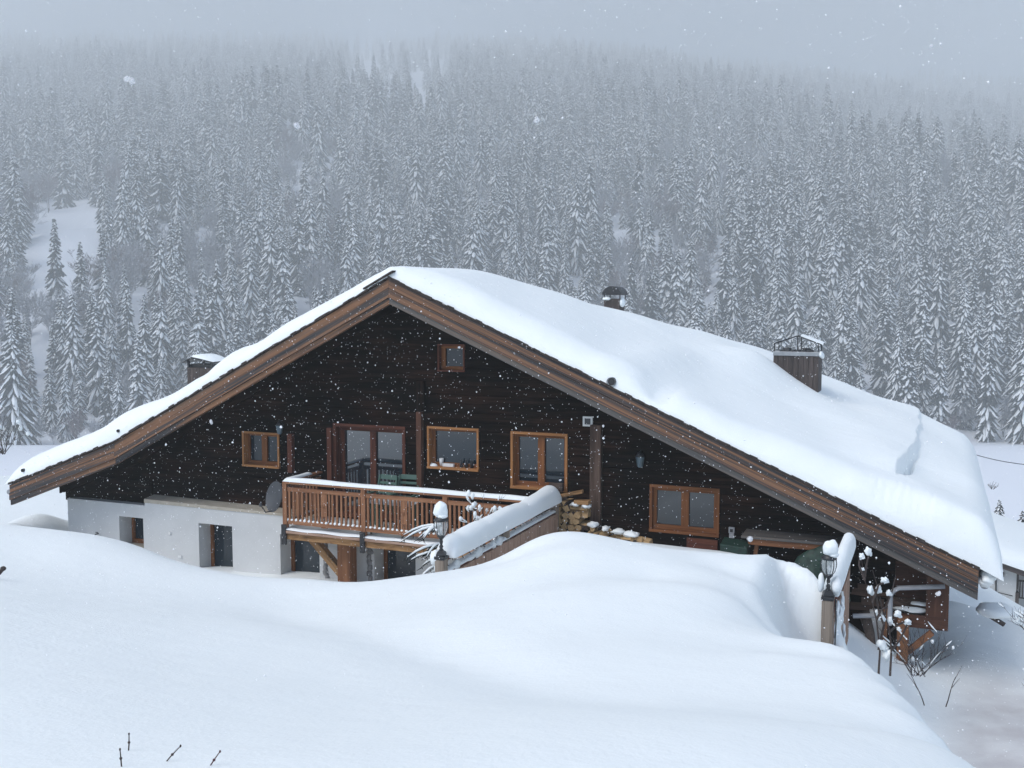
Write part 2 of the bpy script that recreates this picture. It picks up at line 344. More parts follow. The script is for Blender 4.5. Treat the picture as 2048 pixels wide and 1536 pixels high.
def _U(r2): return np.where(r2 > 1e-9, 0.5 * r2 * np.log(np.maximum(r2, 1e-9)), 0)
_n = len(pts); _S = pts[:, :2] / 10.0
_K = _U(((_S[:, None] - _S[None]) ** 2).sum(2)) + np.eye(_n) * 0.0006
_P = np.hstack([np.ones((_n, 1)), _S]); _A = np.block([[_K, _P], [_P.T, np.zeros((3, 3))]])
_W = np.linalg.solve(_A, np.concatenate([pts[:, 2], np.zeros(3)]))
_HP = [at_d(*q) for q in ((1548, 1116, 14.9), (1528, 1165, 13.6), (1518, 1215, 12.5), (1545, 1262, 11.6), (1600, 1285, 11.0), (1650, 1297, 10.9))]
_HP = np.array([[p.x, p.y] for p in _HP] + [[-1.02, 11.8], [-1.05, 14.55], [-1.35, 14.62]])
_TR = [np.array(at_d(*q))[:2] for q in ((520, 1185, 13.4), (1330, 1440, 5.9))]
def hollow(x, y):
    """signed distance inside the scooped hollow (positive inside)"""
    d = np.full(x.shape, 1e9); ins = np.zeros(x.shape, bool); n = len(_HP)
    for i in range(n):
        a, b = _HP[i], _HP[(i + 1) % n]; e = b - a; t = np.clip(((x - a[0]) * e[0] + (y - a[1]) * e[1]) / (e @ e), 0, 1)
        d = np.minimum(d, np.hypot(x - a[0] - t * e[0], y - a[1] - t * e[1]))
        c = ((a[1] > y) != (b[1] > y)) & (x < (b[0] - a[0]) * (y - a[1]) / (b[1] - a[1] + 1e-12) + a[0]); ins ^= c
    return np.where(ins, d, -d)
def ground(x, y):
    x = np.asarray(x, float); y = np.asarray(y, float); q = np.stack([x.ravel(), y.ravel()], 1) / 10.0
    z = _U(((q[:, None] - _S[None]) ** 2).sum(2)) @ _W[:_n] + _W[_n] + q @ _W[_n + 1:]
    z = z.reshape(x.shape)
    z = z + 0.010 * np.sin(1.9 * x + 0.7 * y + 1) * np.sin(1.3 * y - 0.6 * x) + 0.004 * np.sin(4.1 * x + 1.2) * np.sin(3.7 * y + 0.4 * x)
    z = z - (0.40 + 0.42 * sm(-2.3, -1.35, x) * sm(12.2, 13.6, y)) * sm(-0.06, 0.30, hollow(x, y)) + 0.05 * np.exp(-(hollow(x, y) / .22) ** 2)
    p0, p1 = _TR; e = p1 - p0; L = np.hypot(*e); t = ((x - p0[0]) * e[0] + (y - p0[1]) * e[1]) / L; dd = ((x - p0[0]) * e[1] - (y - p0[1]) * e[0]) / L
    z = z - 0.085 * np.exp(-(dd / .55) ** 2) * sm(-.5, 2.5, t) * sm(L + 1.5, L - 3, t)
    b = sm(38, 50, np.hypot(x + 4, y - 14))
    return z * (1 - b) + far_ground(x, y) * b
def gz(x, y): return float(ground(np.array([x]), np.array([y]))[0])
def grid_mesh(name, mat, XX, YY, ZZ, keep=None):
    nu, nv = XX.shape; idx = np.arange(nu * nv).reshape(nu, nv)
    q = np.stack([idx[:-1, :-1], idx[1:, :-1], idx[1:, 1:], idx[:-1, 1:]], -1).reshape(-1, 4)
    if keep is not None:
        k = keep.ravel(); q = q[k[q].any(1)]
    me = bpy.data.meshes.new(name); me.from_pydata(np.stack([XX.ravel(), YY.ravel(), ZZ.ravel()], 1).tolist(), [], q.tolist())
    me.materials.append(mat); me.polygons.foreach_set('use_smooth', [True] * len(me.polygons)); me.update()
    o = bpy.data.objects.new(name, me); COL.objects.link(o); return o
gx = np.concatenate([np.arange(-56, -6, .25), np.arange(-6, 2, .09), np.arange(2, 48.01, .25)]); gy = np.concatenate([np.arange(-36, 2, .25), np.arange(2, 18, .1), np.arange(18, 64.01, .25)])
GX, GY = np.meshgrid(gx, gy, indexing='ij')
GZ = np.concatenate([ground(GX[i:i + 40], GY[i:i + 40]) for i in range(0, len(gx), 40)])
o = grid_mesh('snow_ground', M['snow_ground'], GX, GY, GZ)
_t = np.clip((GY - 6.0) / 14.0, 0, 1); _c = np.interp(GY, [4, 8, 11, 14, 17, 21], [2.2, 1.6, 1.3, 1.2, 1.3, 1.9]); snow_grey = sm(1.35, .35, np.abs(GX - _c)) * sm(5, 7.5, GY) * sm(20.5, 17.5, GY) * sm(.6, -.4, GZ)  # greyer snow in a strip along the low path
snow_grey = np.maximum(snow_grey, .55 * sm(.0, .5, hollow(GX, GY)) )  # shade of the scooped hollow painted in as greyer snow
at_ = o.data.attributes.new('snow_grey', 'FLOAT', 'POINT'); at_.data.foreach_set('value', snow_grey.ravel().astype(np.float32)); tag(o, 'smooth deep snow covering the slope in front of the chalet', 'snow', kind='structure')
uu = np.concatenate([np.arange(-90, 270, 6.0), np.arange(270, 900, 7.0), np.arange(900, 3060, 18.0)]); vv = np.arange(-1900, 1901, 12.0)
U_, V_ = np.meshgrid(uu, vv, indexing='ij')
HX = U_ * FWD[0] + V_ * RGT[0]; HYY = U_ * FWD[1] + V_ * RGT[1]
inside = (HX > -54) & (HX < 46) & (HYY > -34) & (HYY < 62)
o = grid_mesh('hillside', M['snow_far'], HX, HYY, far_ground(HX, HYY) - 0.06, keep=~inside); tag(o, 'snow covered valley floor and mountainside under the forest', 'hillside', kind='structure')

# ------------------------------------------------------------------ the chalet
YF, YV = 19.32, 18.02                       # timber facade, roof verge
RX, RZ = -10.1, 5.42                        # ridge
def roof_z(x, y):
    x = np.asarray(x, float); y = np.asarray(y, float)
    l = np.where(x > -17.28, RZ - 0.511 * (RX - x), 1.75 - 0.364 * (-17.28 - x))
    r = RZ - 0.442 * (x - RX)
    h = RZ - 0.24 * (y - 22.3)
    return np.minimum(np.minimum(l, r), h)
def roof_y_end(x):
    return np.interp(x, [-21, -2.6, -0.5, 0.3, 1.2], [31.2, 31.2, 31.9, 30.6, 29.6])
house = empty('chalet', (-10, 25, -1.1), 'large dark timber chalet with white plaster base and wide snowy roof', 'chalet')

def openings_wall(mb, x0, x1, z0, z1, yf, yb, holes, rows=None, top=None, jitter=0.0):
    zs = {z0, z1}
    for h in holes: zs |= {h[2], h[3]}
    grooves = []
    if rows:
        z = z0
        while z < z1: grooves.append(z); zs |= {z, z + 0.014}; z += rows
    zs = sorted(z for z in zs if z0 <= z <= z1)
    for a, b in zip(zs, zs[1:]):
        if b - a < 1e-4: continue
        mid = (a + b) / 2; k = int((mid - z0) / rows) if rows else 0
        rr = random.Random(k * 17 + 3)
        y = yf + rr.uniform(0, jitter)
        if rows and any(g - 1e-6 <= a and b <= g + 0.0141 for g in grooves): y = yf + jitter + 0.02
        xl, xr = x0, x1
        if top: xl, xr = max(x0, top(mid)[0]), min(x1, top(mid)[1])
        cuts = sorted((h[0], h[1]) for h in holes if h[2] < mid < h[3]); cur = xl
        for c0, c1 in cuts + [(xr, xr)]:
            if c0 > cur + 1e-4: mb.box(cur, min(c0, xr), y, yb, a, b)
            cur = max(cur, c1)
def R_(a, b, y=YF):        # rectangle on a facade plane from two photo corners
    p, q = at_y(*a, y), at_y(*b, y); return [p.x, q.x, q.z, p.z]
W1 = R_((485, 862), (560, 937)); WD = R_((667, 846), (812, 1000)); W2 = R_((855, 852), (958, 943))
W3 = R_((1022, 862), (1135, 984)); W4 = R_((1300, 968), (1438, 1074)); WA = R_((876, 688), (930, 744)); WD[2] = 0.22
holes = [W1, WD, W2, W3, W4, WA]
mb = MB()
openings_wall(mb, -20.05, -0.35, -0.02, 5.3, YF, YF + 0.2, holes, rows=0.19, jitter=0.02,
              top=lambda z: ((RX - (RZ - 0.12 - z) / 0.511 if z > 1.75 else -17.28 - (1.63 - z) / 0.364), RX + (RZ - 0.12 - z) / 0.442))
mb.box(-20.05, -19.85, YF + 0.2, 30.2, -0.02, 0.75, along='y'); mb.box(-0.55, -0.35, YF + 0.2, 29.0, -1.2, 0.9, along='y'); mb.box(-19.85, -0.55, 30.0, 30.2, -1.2, 1.2)
mb.box(-7.2, -0.35, YF + 0.03, YF + 0.2, -2.3, -0.022)
mb.box(-20.08, -17.36, YF - 0.10, YF - 0.012, 0.0, 0.62)          # apron of planks over the plaster at the low end
mb.build('timber_wall', M['timber'], house)
# facade posts
def fpost(px0, px1, py0, py1, mat, d=0.12):
    a = at_y(px0, py0, YF - d); b = at_y(px1, py1, YF - d); mb = MB()
    mb.box(a.x, b.x, YF - d, YF - 0.004, b.z, a.z, 0, along='z'); mb.build('post', M[mat], house)
fpost(832, 843, 824, 1010, 'panel'); fpost(828, 847, 762, 822, 'timber'); fpost(574, 584, 868, 946, 'redwood'); fpost(1180, 1200, 850, 1060, 'oldpost'); fpost(653, 663, 856, 975, 'redwood')
for x in (RX - 4.4, RX + 4.9, RX - 0.1):                        # ends of the purlins carrying the overhang
    zz = float(roof_z(x, 20)) - 0.30
    mb = MB(); mb.box(x - 0.1, x + 0.1, YV + 0.22, YF - 0.03, zz - 0.12, zz + 0.10, 0, along='y'); mb.build('purlin', M['timber'], house)

def window(name, r, panes, glass='glass', yf=YF, d=0.2, trim=0.045, proud=0.03, cas='casing', sash='sash', lining=None, label=None, sill=True, fr=0.06, wide=None):
    x0, x1, z0, z1 = r
    mb = MB()                                   # outer trim board
    if trim:
        y0, y1 = yf - proud, yf + 0.02
        mb.box(x0, x1, y0, y1, z1 - trim, z1); mb.box(x0, x1, y0 - 0.02, y1, z0, z0 + trim)
        mb.box(x0, x0 + trim, y0 + 0.002, y1, z0 + trim, z1 - trim, along='z'); mb.box(x1 - trim, x1, y0 + 0.002, y1, z0 + trim, z1 - trim, along='z')
    t = 0.025; a0, a1, b0, b1 = x0 + trim, x1 - trim, z0 + trim, z1 - trim
    ys, ye = yf + 0.021, yf + d
    if trim:                                     # lining of the reveal
        ys2 = ys
        mb.box(a0 - t, a0, ys2, ye, b0, b1, 1, along='z'); mb.box(a1, a1 + t, ys2, ye, b0, b1, 1, along='z')
        mb.box(a0 - t, a1 + t, ys2, ye, b1, b1 + t, 1); mb.box(a0 - t, a1 + t, ys2, ye, b0 - t, b0, 1)
    w = mb.build(name, [M[cas], M[lining or cas]], house) if trim else None
    mb = MB()                                   # sash frame
    y0, y1 = ye - 0.07, ye
    mb.box(a0 + .002, a1 - .002, y0, y1, b1 - fr, b1 - .002); mb.box(a0 + .002, a1 - .002, y0, y1, b0 + .002, b0 + fr + 0.015)
    n = panes; lw = wide or fr
    mb.box(a0 + .002, a0 + lw, y0, y1, b0 + fr + .015, b1 - fr, along='z'); mb.box(a1 - fr, a1 - .002, y0, y1, b0 + fr + .015, b1 - fr, along='z')
    inner0, inner1 = a0 + lw, a1 - fr; step = (inner1 - inner0) / n; mull = 0.075
    for i in range(1, n):
        xm = inner0 + i * step; mb.box(xm - mull, xm - 0.002, y0, y1, b0 + fr + .015, b1 - fr, along='z'); mb.box(xm + 0.002, xm + mull, y0 - 0.012, y1, b0 + fr + .015, b1 - fr, along='z')
    par = w
    if par is None:
        par = mb.build(name, M[sash], house)
    else:
        mb.build('sash', M[sash], par)
    if label: par['label'] = label
    for i in range(n):
        xa = inner0 + i * step + (mull if i else 0); xb = inner0 + (i + 1) * step - (mull if i < n - 1 else 0)
        m2 = MB(); m2.box(xa - 0.004, xb + 0.004, ye - 0.03, ye - 0.015, b0 + fr + 0.011, b1 - fr + 0.004); m2.build('pane', M[glass], par)
    return par
window('window', W1, 2, glass='glass_dark', label='small square window with honey larch casing')
window('balcony_door', WD, 2, cas='redwood', sash='redwood', trim=0.07, d=0.24, fr=0.10, label='wide red brown glazed balcony door')
window('window', W2, 1, glass='glass_mid', wide=0.07, label='single pane window with honey casing and clutter on its sill')
window('window', W3, 2, glass='glass_mid', trim=0.05, d=0.2, fr=0.07, label='tall two pane window above the firewood')
window('window', W4, 2, glass='glass_mid', cas='sash', d=0.14, trim=0.05, fr=0.07, label='low two pane window beside the firewood')
window('window', WA, 1, glass='glass_dark', cas='redwood', sash='sash', trim=0.03, d=0.16, label='tiny attic window under the ridge', wide=0.10)
mb = MB(); mb.box(W4[0] + 0.75, W4[1] - 0.02, YF - 0.05, YF - 0.003, -0.1, W4[2] - 0.06, along='x'); mb.build('board_panel', M['redwood'], house)

# plaster base with deep openings
YP = 19.0
P1 = R_((238, 1032), (288, 1098), YP); P2 = R_((397, 1046), (467, 1180), YP); P3 = R_((560, 1068), (641, 1240), YP); P4 = R_((748, 1092), (832, 1240), YP)
P2[2] = -1.6; P3[2] = -1.85; P4[2] = -1.85
XL = at_y(135, 1000, YP).x
mb = MB()
openings_wall(mb, XL, -17.36, -2.1, 0.10, YP, YF + 0.2, [P1])
openings_wall(mb, -17.36, -7.2, -2.1, 0.17, YP, YF + 0.2, [P2, P3, P4])
mb.box(XL, XL + 0.3, YF + 0.2, 30, -1.9, -0.03, along='y'); mb.box(XL + 0.3, -7.2, 29.7, 30, -1.9, -0.03)
mb.build('plaster_wall', M['plaster'], house)
mb = MB()                                       # sloping ledge on top of the plaster
za, zb = at_y(314, 1000, YP).z, at_y(545, 1027, YP).z
mb.hexa([(-17.36, YP - .02, .172), (-12.6, YP - .02, .172), (-12.6, YF - .003, .172), (-17.36, YF - .003, .172),
         (-17.36, YP - .02, za), (-12.6, YP - .02, zb + 0.02), (-12.6, YF - .003, zb + 0.06), (-17.36, YF - .003, za + 0.05)])
mb.build('wall_ledge', M['stone'], house)
mb = MB(); mb.box(P1[0] - 0.04, P1[1] + 0.02, YP - 0.05, YP + 0.44, P1[2] - 0.10, P1[2] + 0.004); mb.build('window_sill', M['stone'], house)
P1[2] += 0.006
for r, n in ((P1, 1), (P2, 1), (P3, 1), (P4, 1)):
    window('lower_window' if r is not P3 else 'lower_door', [r[0], r[1] , r[2], r[3]], n, glass='glass_dark', yf=YP + 0.24, d=0.24, trim=0, cas='sash', fr=0.085, label='dark glazed opening deep in the white plaster')
for px, lo, hi in ((651, 1090, 1230), (738, 1092, 1230)):      # rubble stone showing beside the lower openings
    mb = MB()
    a = at_y(px, lo, YP - 0.02); z = a.z
    while z > -1.7:
        mb.blob((a.x + rnd.uniform(-.02, .03), YP - 0.01, z), (rnd.uniform(.05, .085), 0.05, 0.08), seed=rnd.random() * 50, amp=0.5, nu=8, nv=6); z -= 0.12
    mb.build('stone_quoin', M['greystone'], house)
mb = MB()                                       # small fittings on the plaster: tap, socket box, vent plate
p = at_y(197, 1067, YP); mb.tube([p + Vector((0, 0.01, 0)), p + Vector((0, -0.10, 0)), p + Vector((0, -0.13, -0.06))], 0.014, 6); mb.tube([p + Vector((-.03, -.06, .04)), p + Vector((.04, -.06, .04))], 0.01, 5)
mb.build('tap', M['iron'], house)
for px, py, w, h in ((340, 1066, .035, .035), (361, 1113, .05, .03)):
    mb = MB(); p = at_y(px, py, YP); mb.box(p.x - w, p.x + w, YP - 0.03, YP + 0.01, p.z - h, p.z + h); mb.build('wall_box', M['white'], house, bevel=0.005)

# roof deck, bargeboards, soffit
prof = [(-20.6, 0.54), (-17.28, 1.75), (RX, RZ), (0.76, 0.62)]
def strip(mb, prof, y0, y1, t0, t1, mat=0):
    """slab following the roof profile, from t0 to t1 below the roof line"""
    for (xa, za), (xb, zb) in zip(prof, prof[1:]):
        mb.hexa([(xa, y0, za - t1), (xb, y0, zb - t1), (xb, y1, zb - t1), (xa, y1, za - t1), (xa, y0, za - t0), (xb, y0, zb - t0), (xb, y1, zb - t0), (xa, y1, za - t0)], mat)
mb = MB(); DK = []
for yy in (YV + 0.01, 22.3, 25.0, 28.0, 31.0):
    DK.append([Vector((x, yy, float(roof_z(x, yy)) - 0.02)) for x in np.linspace(-20.5, 0.70, 54)])
mb.grid(DK, smooth=False); mb.grid([[p - Vector((0, 0, 0.07)) for p in r] for r in DK], smooth=False)
mb.box(0.60, 0.70, YV + 0.16, 30, 0.42, 0.60, along='y'); mb.box(-20.5, -20.4, YV + 0.16, 30, 0.33, 0.50, along='y')
roof = mb.build('roof', M['timber'], house)
for side in (0, 1):
    pr = prof[:3] if side == 0 else prof[2:]
    for k, (t0, t1, yo, mt) in enumerate(((0.0, 0.185, 0.02, 'barge'), (0.19, 0.37, 0.0, 'barge'), (0.372, 0.50, 0.035, 'barge_grey' if side else 'barge'))):
        mb = MB(); strip(mb, pr, YV + yo - 0.04, YV + yo + 0.06, t0, t1); mb.build('bargeboard', M[mt], roof, bevel=0.006)
mb = MB(); strip(mb, [(-19.6, 0.55), (-17.28, 1.40), (RX - 0.05, RZ - 0.32), (0.3, 0.62)], YV + 0.55, YV + 0.72, 0.0, 0.24); mb.build('rafter', M['timber'], roof)
mb = MB()                                       # ragged shingle ends along the verge
for (xa, za), (xb, zb) in zip(prof, prof[1:]):
    n = int(math.hypot(xb - xa, zb - za) / 0.13)
    for i in range(n):
        t0, t1 = i / n, (i + 1.12) / n; h = rnd.uniform(0.025, 0.06); yo = rnd.uniform(-0.05, -0.015)
        p = Vector((xa + (xb - xa) * t0, 0, za + (zb - za) * t0 + rnd.uniform(0, .012))); q = Vector((xa + (xb - xa) * t1, 0, za + (zb - za) * t1 + rnd.uniform(0, .012)))
        y0, y1 = YV + yo - 0.02, YV + 0.5; b = 0.002
        mb.hexa([(p.x, y0, p.z + b), (q.x, y0, q.z + b), (q.x, y1, q.z + b), (p.x, y1, p.z + b), (p.x, y0, p.z + h), (q.x, y0, q.z + h), (q.x, y1, q.z + h), (p.x, y1, p.z + h)])
mb.hexa([(RX - .55, YV - .09, RZ - .21), (RX + .12, YV - .09, RZ + .13), (RX + .12, YV + .4, RZ + .13), (RX - .55, YV + .4, RZ - .21),
         (RX - .55, YV - .09, RZ - .18), (RX + .12, YV - .09, RZ + .165), (RX + .12, YV + .4, RZ + .165), (RX - .55, YV + .4, RZ - .18)])
mb.build('shingle_edge', M['shingle'], roof)
def snow_guard(px, py, r, y, run):
    mb = MB(); p = at_y(px, py, y); mb.tube([p, p + Vector((0, run, 0))], r, 14, cap=False); mb.tube([p + Vector((0, .02, 0)), p + Vector((0, .021, 0))], r * .8, 14); return mb.build('snow_guard_pipe', M['iron'], roof)
snow_guard(1222, 764, 0.085, YV - 0.06, 1.6); snow_guard(235, 862, 0.035, YV - 0.05, 1.0); snow_guard(44, 941, 0.04, YV - 0.05, 1.0)
mb = MB()                                       # gutters at both eaves
mb.tube([(0.86, YV + 0.1, 0.36), (0.86, 29, 0.36)], 0.07, 10); mb.build('gutter', M['zinc'], roof); mb = MB(); mb.tube([(-20.66, YV + 0.0, 0.36), (-20.66, 29, 0.36)], 0.06, 10)
mb.build('gutter', M['zinc'], roof)

# snow on the roof
def roof_snow():
    xs = list(np.concatenate([[-20.74, -20.70, -20.62, -20.5, -20.3], np.arange(-20.0, -1.3, 0.2), np.arange(-1.3, -.9, 0.06), np.arange(-.9, .1, .022), [.1, .16, .22], [0.3, 0.45, 0.6, 0.75, 0.88, 0.98, 1.06, 1.11, 1.13]]))
    ys0 = [0, 0.012, 0.03, 0.06, 0.10, 0.15, 0.21, 0.28, 0.37, 0.48, 0.62, 0.8, 1.0]
    X = np.array(xs); T = np.linspace(0, 1, 64) ; T = T[1:]
    Yg = np.zeros((len(X), len(ys0) + len(T)))
    for i, x in enumerate(X):
        ye = float(roof_y_end(x)); y0 = YV - 0.03
        Yg[i, :len(ys0)] = y0 + np.array(ys0)
        Tt = T ** 1.0; rest = y0 + 1.0 + (ye - y0 - 1.0) * (1 - (1 - Tt) ** 1.25); Yg[i, len(ys0):] = rest
    Xg = np.repeat(X[:, None], Yg.shape[1], 1)
    ye = roof_y_end(Xg)
    k = 0.22                                     # soft minimum of the roof planes: snow rounds ridge and hip
    l = np.where(Xg > -17.28, RZ - 0.511 * (RX - Xg), 1.75 - 0.364 * (-17.28 - Xg)); r = RZ - 0.442 * (Xg - RX); h = RZ - 0.24 * (Yg - 22.3)
    soft = -k * np.log(np.exp(-l / k) + np.exp(-r / k) + np.exp(-h / k))
    deck = np.minimum(np.minimum(l, r), h)
    deck = np.where(Xg > 0.76, 0.62 - 0.5 * (Xg - 0.76), deck)
    soft = np.minimum(soft + 0.03, RZ + 0.02)
    th = 0.40 + 0.34 * sm(-3.5, 0.7, Xg) + 0.05 * sm(-13, -16, Xg) - 0.10 * sm(-12.5, -10.6, Xg) * sm(-9.2, -10.6, Xg)
    th = th + 0.05 * np.sin(0.55 * Xg + 0.35 * Yg) + 0.03 * np.sin(1.3 * Xg - 0.5 * Yg + 2) + 0.02 * np.sin(2.9 * Xg + 1.1 * Yg)
    th = th + 0.12 * sm(-18.0, -17.3, Xg) * sm(-15.8, -17.2, Xg)                                    # bulges over the bend and below the chimney
    th = th + 0.16 * sm(-14.9, -14.4, Xg) * sm(-13.4, -14.2, Xg) * sm(24, 19, Yg)
    th = th + 0.13 * np.exp(-((Xg + 5.35) / 0.5) ** 2) * sm(27, 21, Yg) - 0.09 * np.exp(-((Xg + 4.65) / 0.35) ** 2) * sm(20.5, 18.3, Yg)   # drift held by the snow guard
    th = th - 0.26 * np.exp(-((Xg + 4.70) / 0.15) ** 2 - ((Yg - 18.3) / 0.55) ** 2)
    th = th + 0.34 * np.exp(-((Xg + 4.15) / 0.75) ** 2 - ((Yg - 26.0) / 1.3) ** 2) - 0.10 * np.exp(-((Xg + 2.2) / 0.7) ** 2 - ((Yg - 26.8) / 1.2) ** 2) + 0.05 * sm(23.2, 24.2, Yg + .5 * Xg + 2)                    # drift against the chimney
    xc = np.interp(Yg, [19.0, 19.5, 20.4, 22, 24, 28, 32], [-0.85, -0.62, -0.45, -0.36, -0.31, -0.30, -0.42]) + 0.025 * np.sin(1.7 * Yg) + .012 * np.sin(4.3 * Yg)     # the slab that slid and cracked
    hh = np.interp(Yg, [19.3, 19.6, 20.6, 22.5, 25, 32], [0, .22, .30, .20, .12, .08])
    th = th + hh * .55 * sm(1.6, 0.0, xc - Xg) * (Xg < xc) - hh * .45 * sm(0.0, 0.05, Xg - xc) * sm(1.3, .2, Xg - xc) - .45 * hh * np.exp(-((Xg - xc - .06) / .045) ** 2) * sm(25, 21, Yg)
    def roundedge(d, R): t = np.clip(1 - d / R, 0, 1); return np.sqrt(np.maximum(1 - t * t, 0))
    wob = 0.016 * np.sin(5.3 * Xg + 1) + 0.010 * np.sin(9.7 * Xg)
    th = th * (0.03 + 0.97 * roundedge(np.maximum(Yg - (YV - 0.03) + np.where(Yg > YV + 0.01, wob, 0), 0), 0.62 - 0.30 * sm(-0.8, 0.9, Xg))) 
    th = th * (0.05 + 0.95 * roundedge(ye - Yg, 0.6)) * (0.05 + 0.95 * roundedge(1.13 - Xg, 0.42)) * (0.05 + 0.95 * roundedge(Xg + 20.74, 0.45))
    fr = sm(0.0, 0.6, Yg - YV)
    top = deck + 0.05 + (soft - deck) * fr * sm(0, 0.5, ye - Yg) + th
    top = np.maximum(top, deck + 0.055)
    # small lumps on the rolled front edge
    n1 = np.sin(31 * Xg + 17 * Yg) * np.sin(23 * Yg - 13 * Xg + 1) + 0.7 * np.sin(57 * Xg + 2) * np.sin(49 * Yg)
    top = top + 0.007 * n1 * sm(0.9, 0.1, Yg - YV) * sm(0.0, 0.03, Yg - YV)
    bot = deck + 0.045
    n_y = Yg.shape[1]
    mb = MB()
    P = [[(Xg[i, j], Yg[i, j], top[i, j]) for j in range(n_y)] for i in range(len(X))]
    mb.grid(P)
    B = [[(Xg[i, j], Yg[i, j], bot[i, j]) for j in range(n_y)] for i in range(len(X))]
    mb.grid([r[::-1] for r in B])
    for row in (0, len(X) - 1): mb.grid([P[row], B[row]] if row else [B[row], P[row]])
    mb.grid([[B[i][0] for i in range(len(X))], [P[i][0] for i in range(len(X))]]); mb.grid([[P[i][-1] for i in range(len(X))], [B[i][-1] for i in range(len(X))]])
    return mb
o = roof_snow().build('roof_snow', M['snow_roof']); tag(o, 'thick smooth snow blanket lying over the chalet roof', 'snow', kind='stuff')
mb = MB(); p = at_y(1973, 1156, YV + 0.2); mb.blob(p, (0.13, 0.2, 0.12), seed=3, nu=16, nv=10, amp=0.5); mb.blob(p + Vector((-.06, 0, -.05)), (0.12, 0.16, 0.06), seed=5)
tag(mb.build('snow_lump', M['snow']), 'snow lump hanging on the gutter end under the low eave', 'snow lump')

# chimneys (built into the roof)
def clad_box(mb, x0, x1, y0, y1, z0, z1, n):
    for i in range(n):
        a = x0 + (x1 - x0) * i / n; b = x0 + (x1 - x0) * (i + 1) / n - 0.006; d = rnd.uniform(0, .01)
        mb.box(a, b, y0 - d, y1, z0, z1, along='z')
c = at_y(1636, 790, 26.5); x1 = c.x; x0 = at_y(1546, 760, 26.5).x; zt = at_y(1590, 712, 26.5).z
mb = MB(); clad_box(mb, x0, x1, 26.5, 27.35, 1.8, zt, 9)
chim = mb.build('chimney', M['chimney'], house); chim['label'] = 'wide plank clad chimney with open wire hood'
mb = MB(); mb.box(x0 - .01, x1 + .01, 26.47, 27.38, zt + .002, zt + 0.11); mb.build('chimney_cap', M['zinc'], chim, bevel=0.01)
mb = MB()
for fx in (0.25, 0.68): mb = MB(); mb.lathe((x0 + (x1 - x0) * fx, 26.9, zt + 0.11), [(0.12, 0), (0.12, 0.07), (0.09, 0.075)], 12); mb.build('flue', M['iron'], chim)
mb = MB()
for i in range(9): mb.blob((rnd.uniform(x0 + .1, x1 - .1), 26.55, zt + 0.125), (0.09, 0.08, 0.035), seed=i, amp=0.5, nu=8, nv=5)
mb.build('cap_debris', M['iron'], chim)
mb = MB(); zz = zt + 0.11; xm = x0 + (x1 - x0) * 0.53; ze, zr = zz + 0.20, zz + 0.40
for y in (26.5, 27.3):
    for x in (x0 + .02, x1 - .02): mb.tube([(x, y, zz), (x, y, ze)], 0.015, 5)
    mb.tube([(xm, y, zz), (xm, y, zr)], 0.015, 5); mb.tube([(x0 + .02, y, ze), (xm, y, zr), (x1 + .06, y, ze - .02)], 0.015, 5)
mb.tube([(xm, 26.5, zr), (xm, 27.3, zr)], 0.015, 5); mb.tube([(x0 + .02, 26.5, ze), (x0 + .02, 27.3, ze)], 0.015, 5)
mb.build('wire_hood', M['iron'], chim)
mb = MB(); mb.grid([[(xm + (x1 + .09 - xm) * t, y, zr + (ze - .03 - zr) * t + h) for t in np.linspace(0.1, 1, 6)] for y, h in ((26.5, .005), (26.7, .05), (27.1, .05), (27.3, .005))])
for i in range(3): mb.blob((x1 + 0.04, 26.55 + i * .2, zt + 0.05 - i * .03), (0.05, 0.1, 0.08), seed=i + 4, nu=8, nv=6)
mb.build('hood_snow', M['snow'], chim)
# metal cowl chimney behind the ridge
c = at_y(1229, 606, 27.3); mb = MB(); mb.box(c.x - .24, c.x + .2, 27.1, 27.6, c.z - 0.7, c.z + 0.12, along='z')
ch2 = mb.build('chimney', M['chimney'], house); ch2['label'] = 'small chimney with rounded metal cowl beyond the ridge'
mb = MB(); P = []
for y in (27.02, 27.68): P.append([(c.x + 0.27 * math.cos(t), y, c.z + 0.22 + 0.24 * math.sin(t)) for t in np.linspace(0, math.pi, 13)])
mb.grid(P)
for k in (0, 1): mb.face([*P[k]], 0)
for sx in (-.22, .22):
    for y in (27.08, 27.6): mb.tube([(c.x + sx, y, c.z + 0.1), (c.x + sx, y, c.z + 0.25)], 0.018, 5)
mb.build('cowl', M['iron'], ch2)
mb = MB(); mb.blob((c.x - .16, 27.1, c.z + .12), (.12, .1, .05), seed=2); mb.build('cowl_snow', M['snow'], ch2); mb = MB(); mb.blob((c.x + .25, 27.2, c.z + .02), (.07, .12, .14), seed=6); mb.build('cowl_snow', M['snow'], ch2)
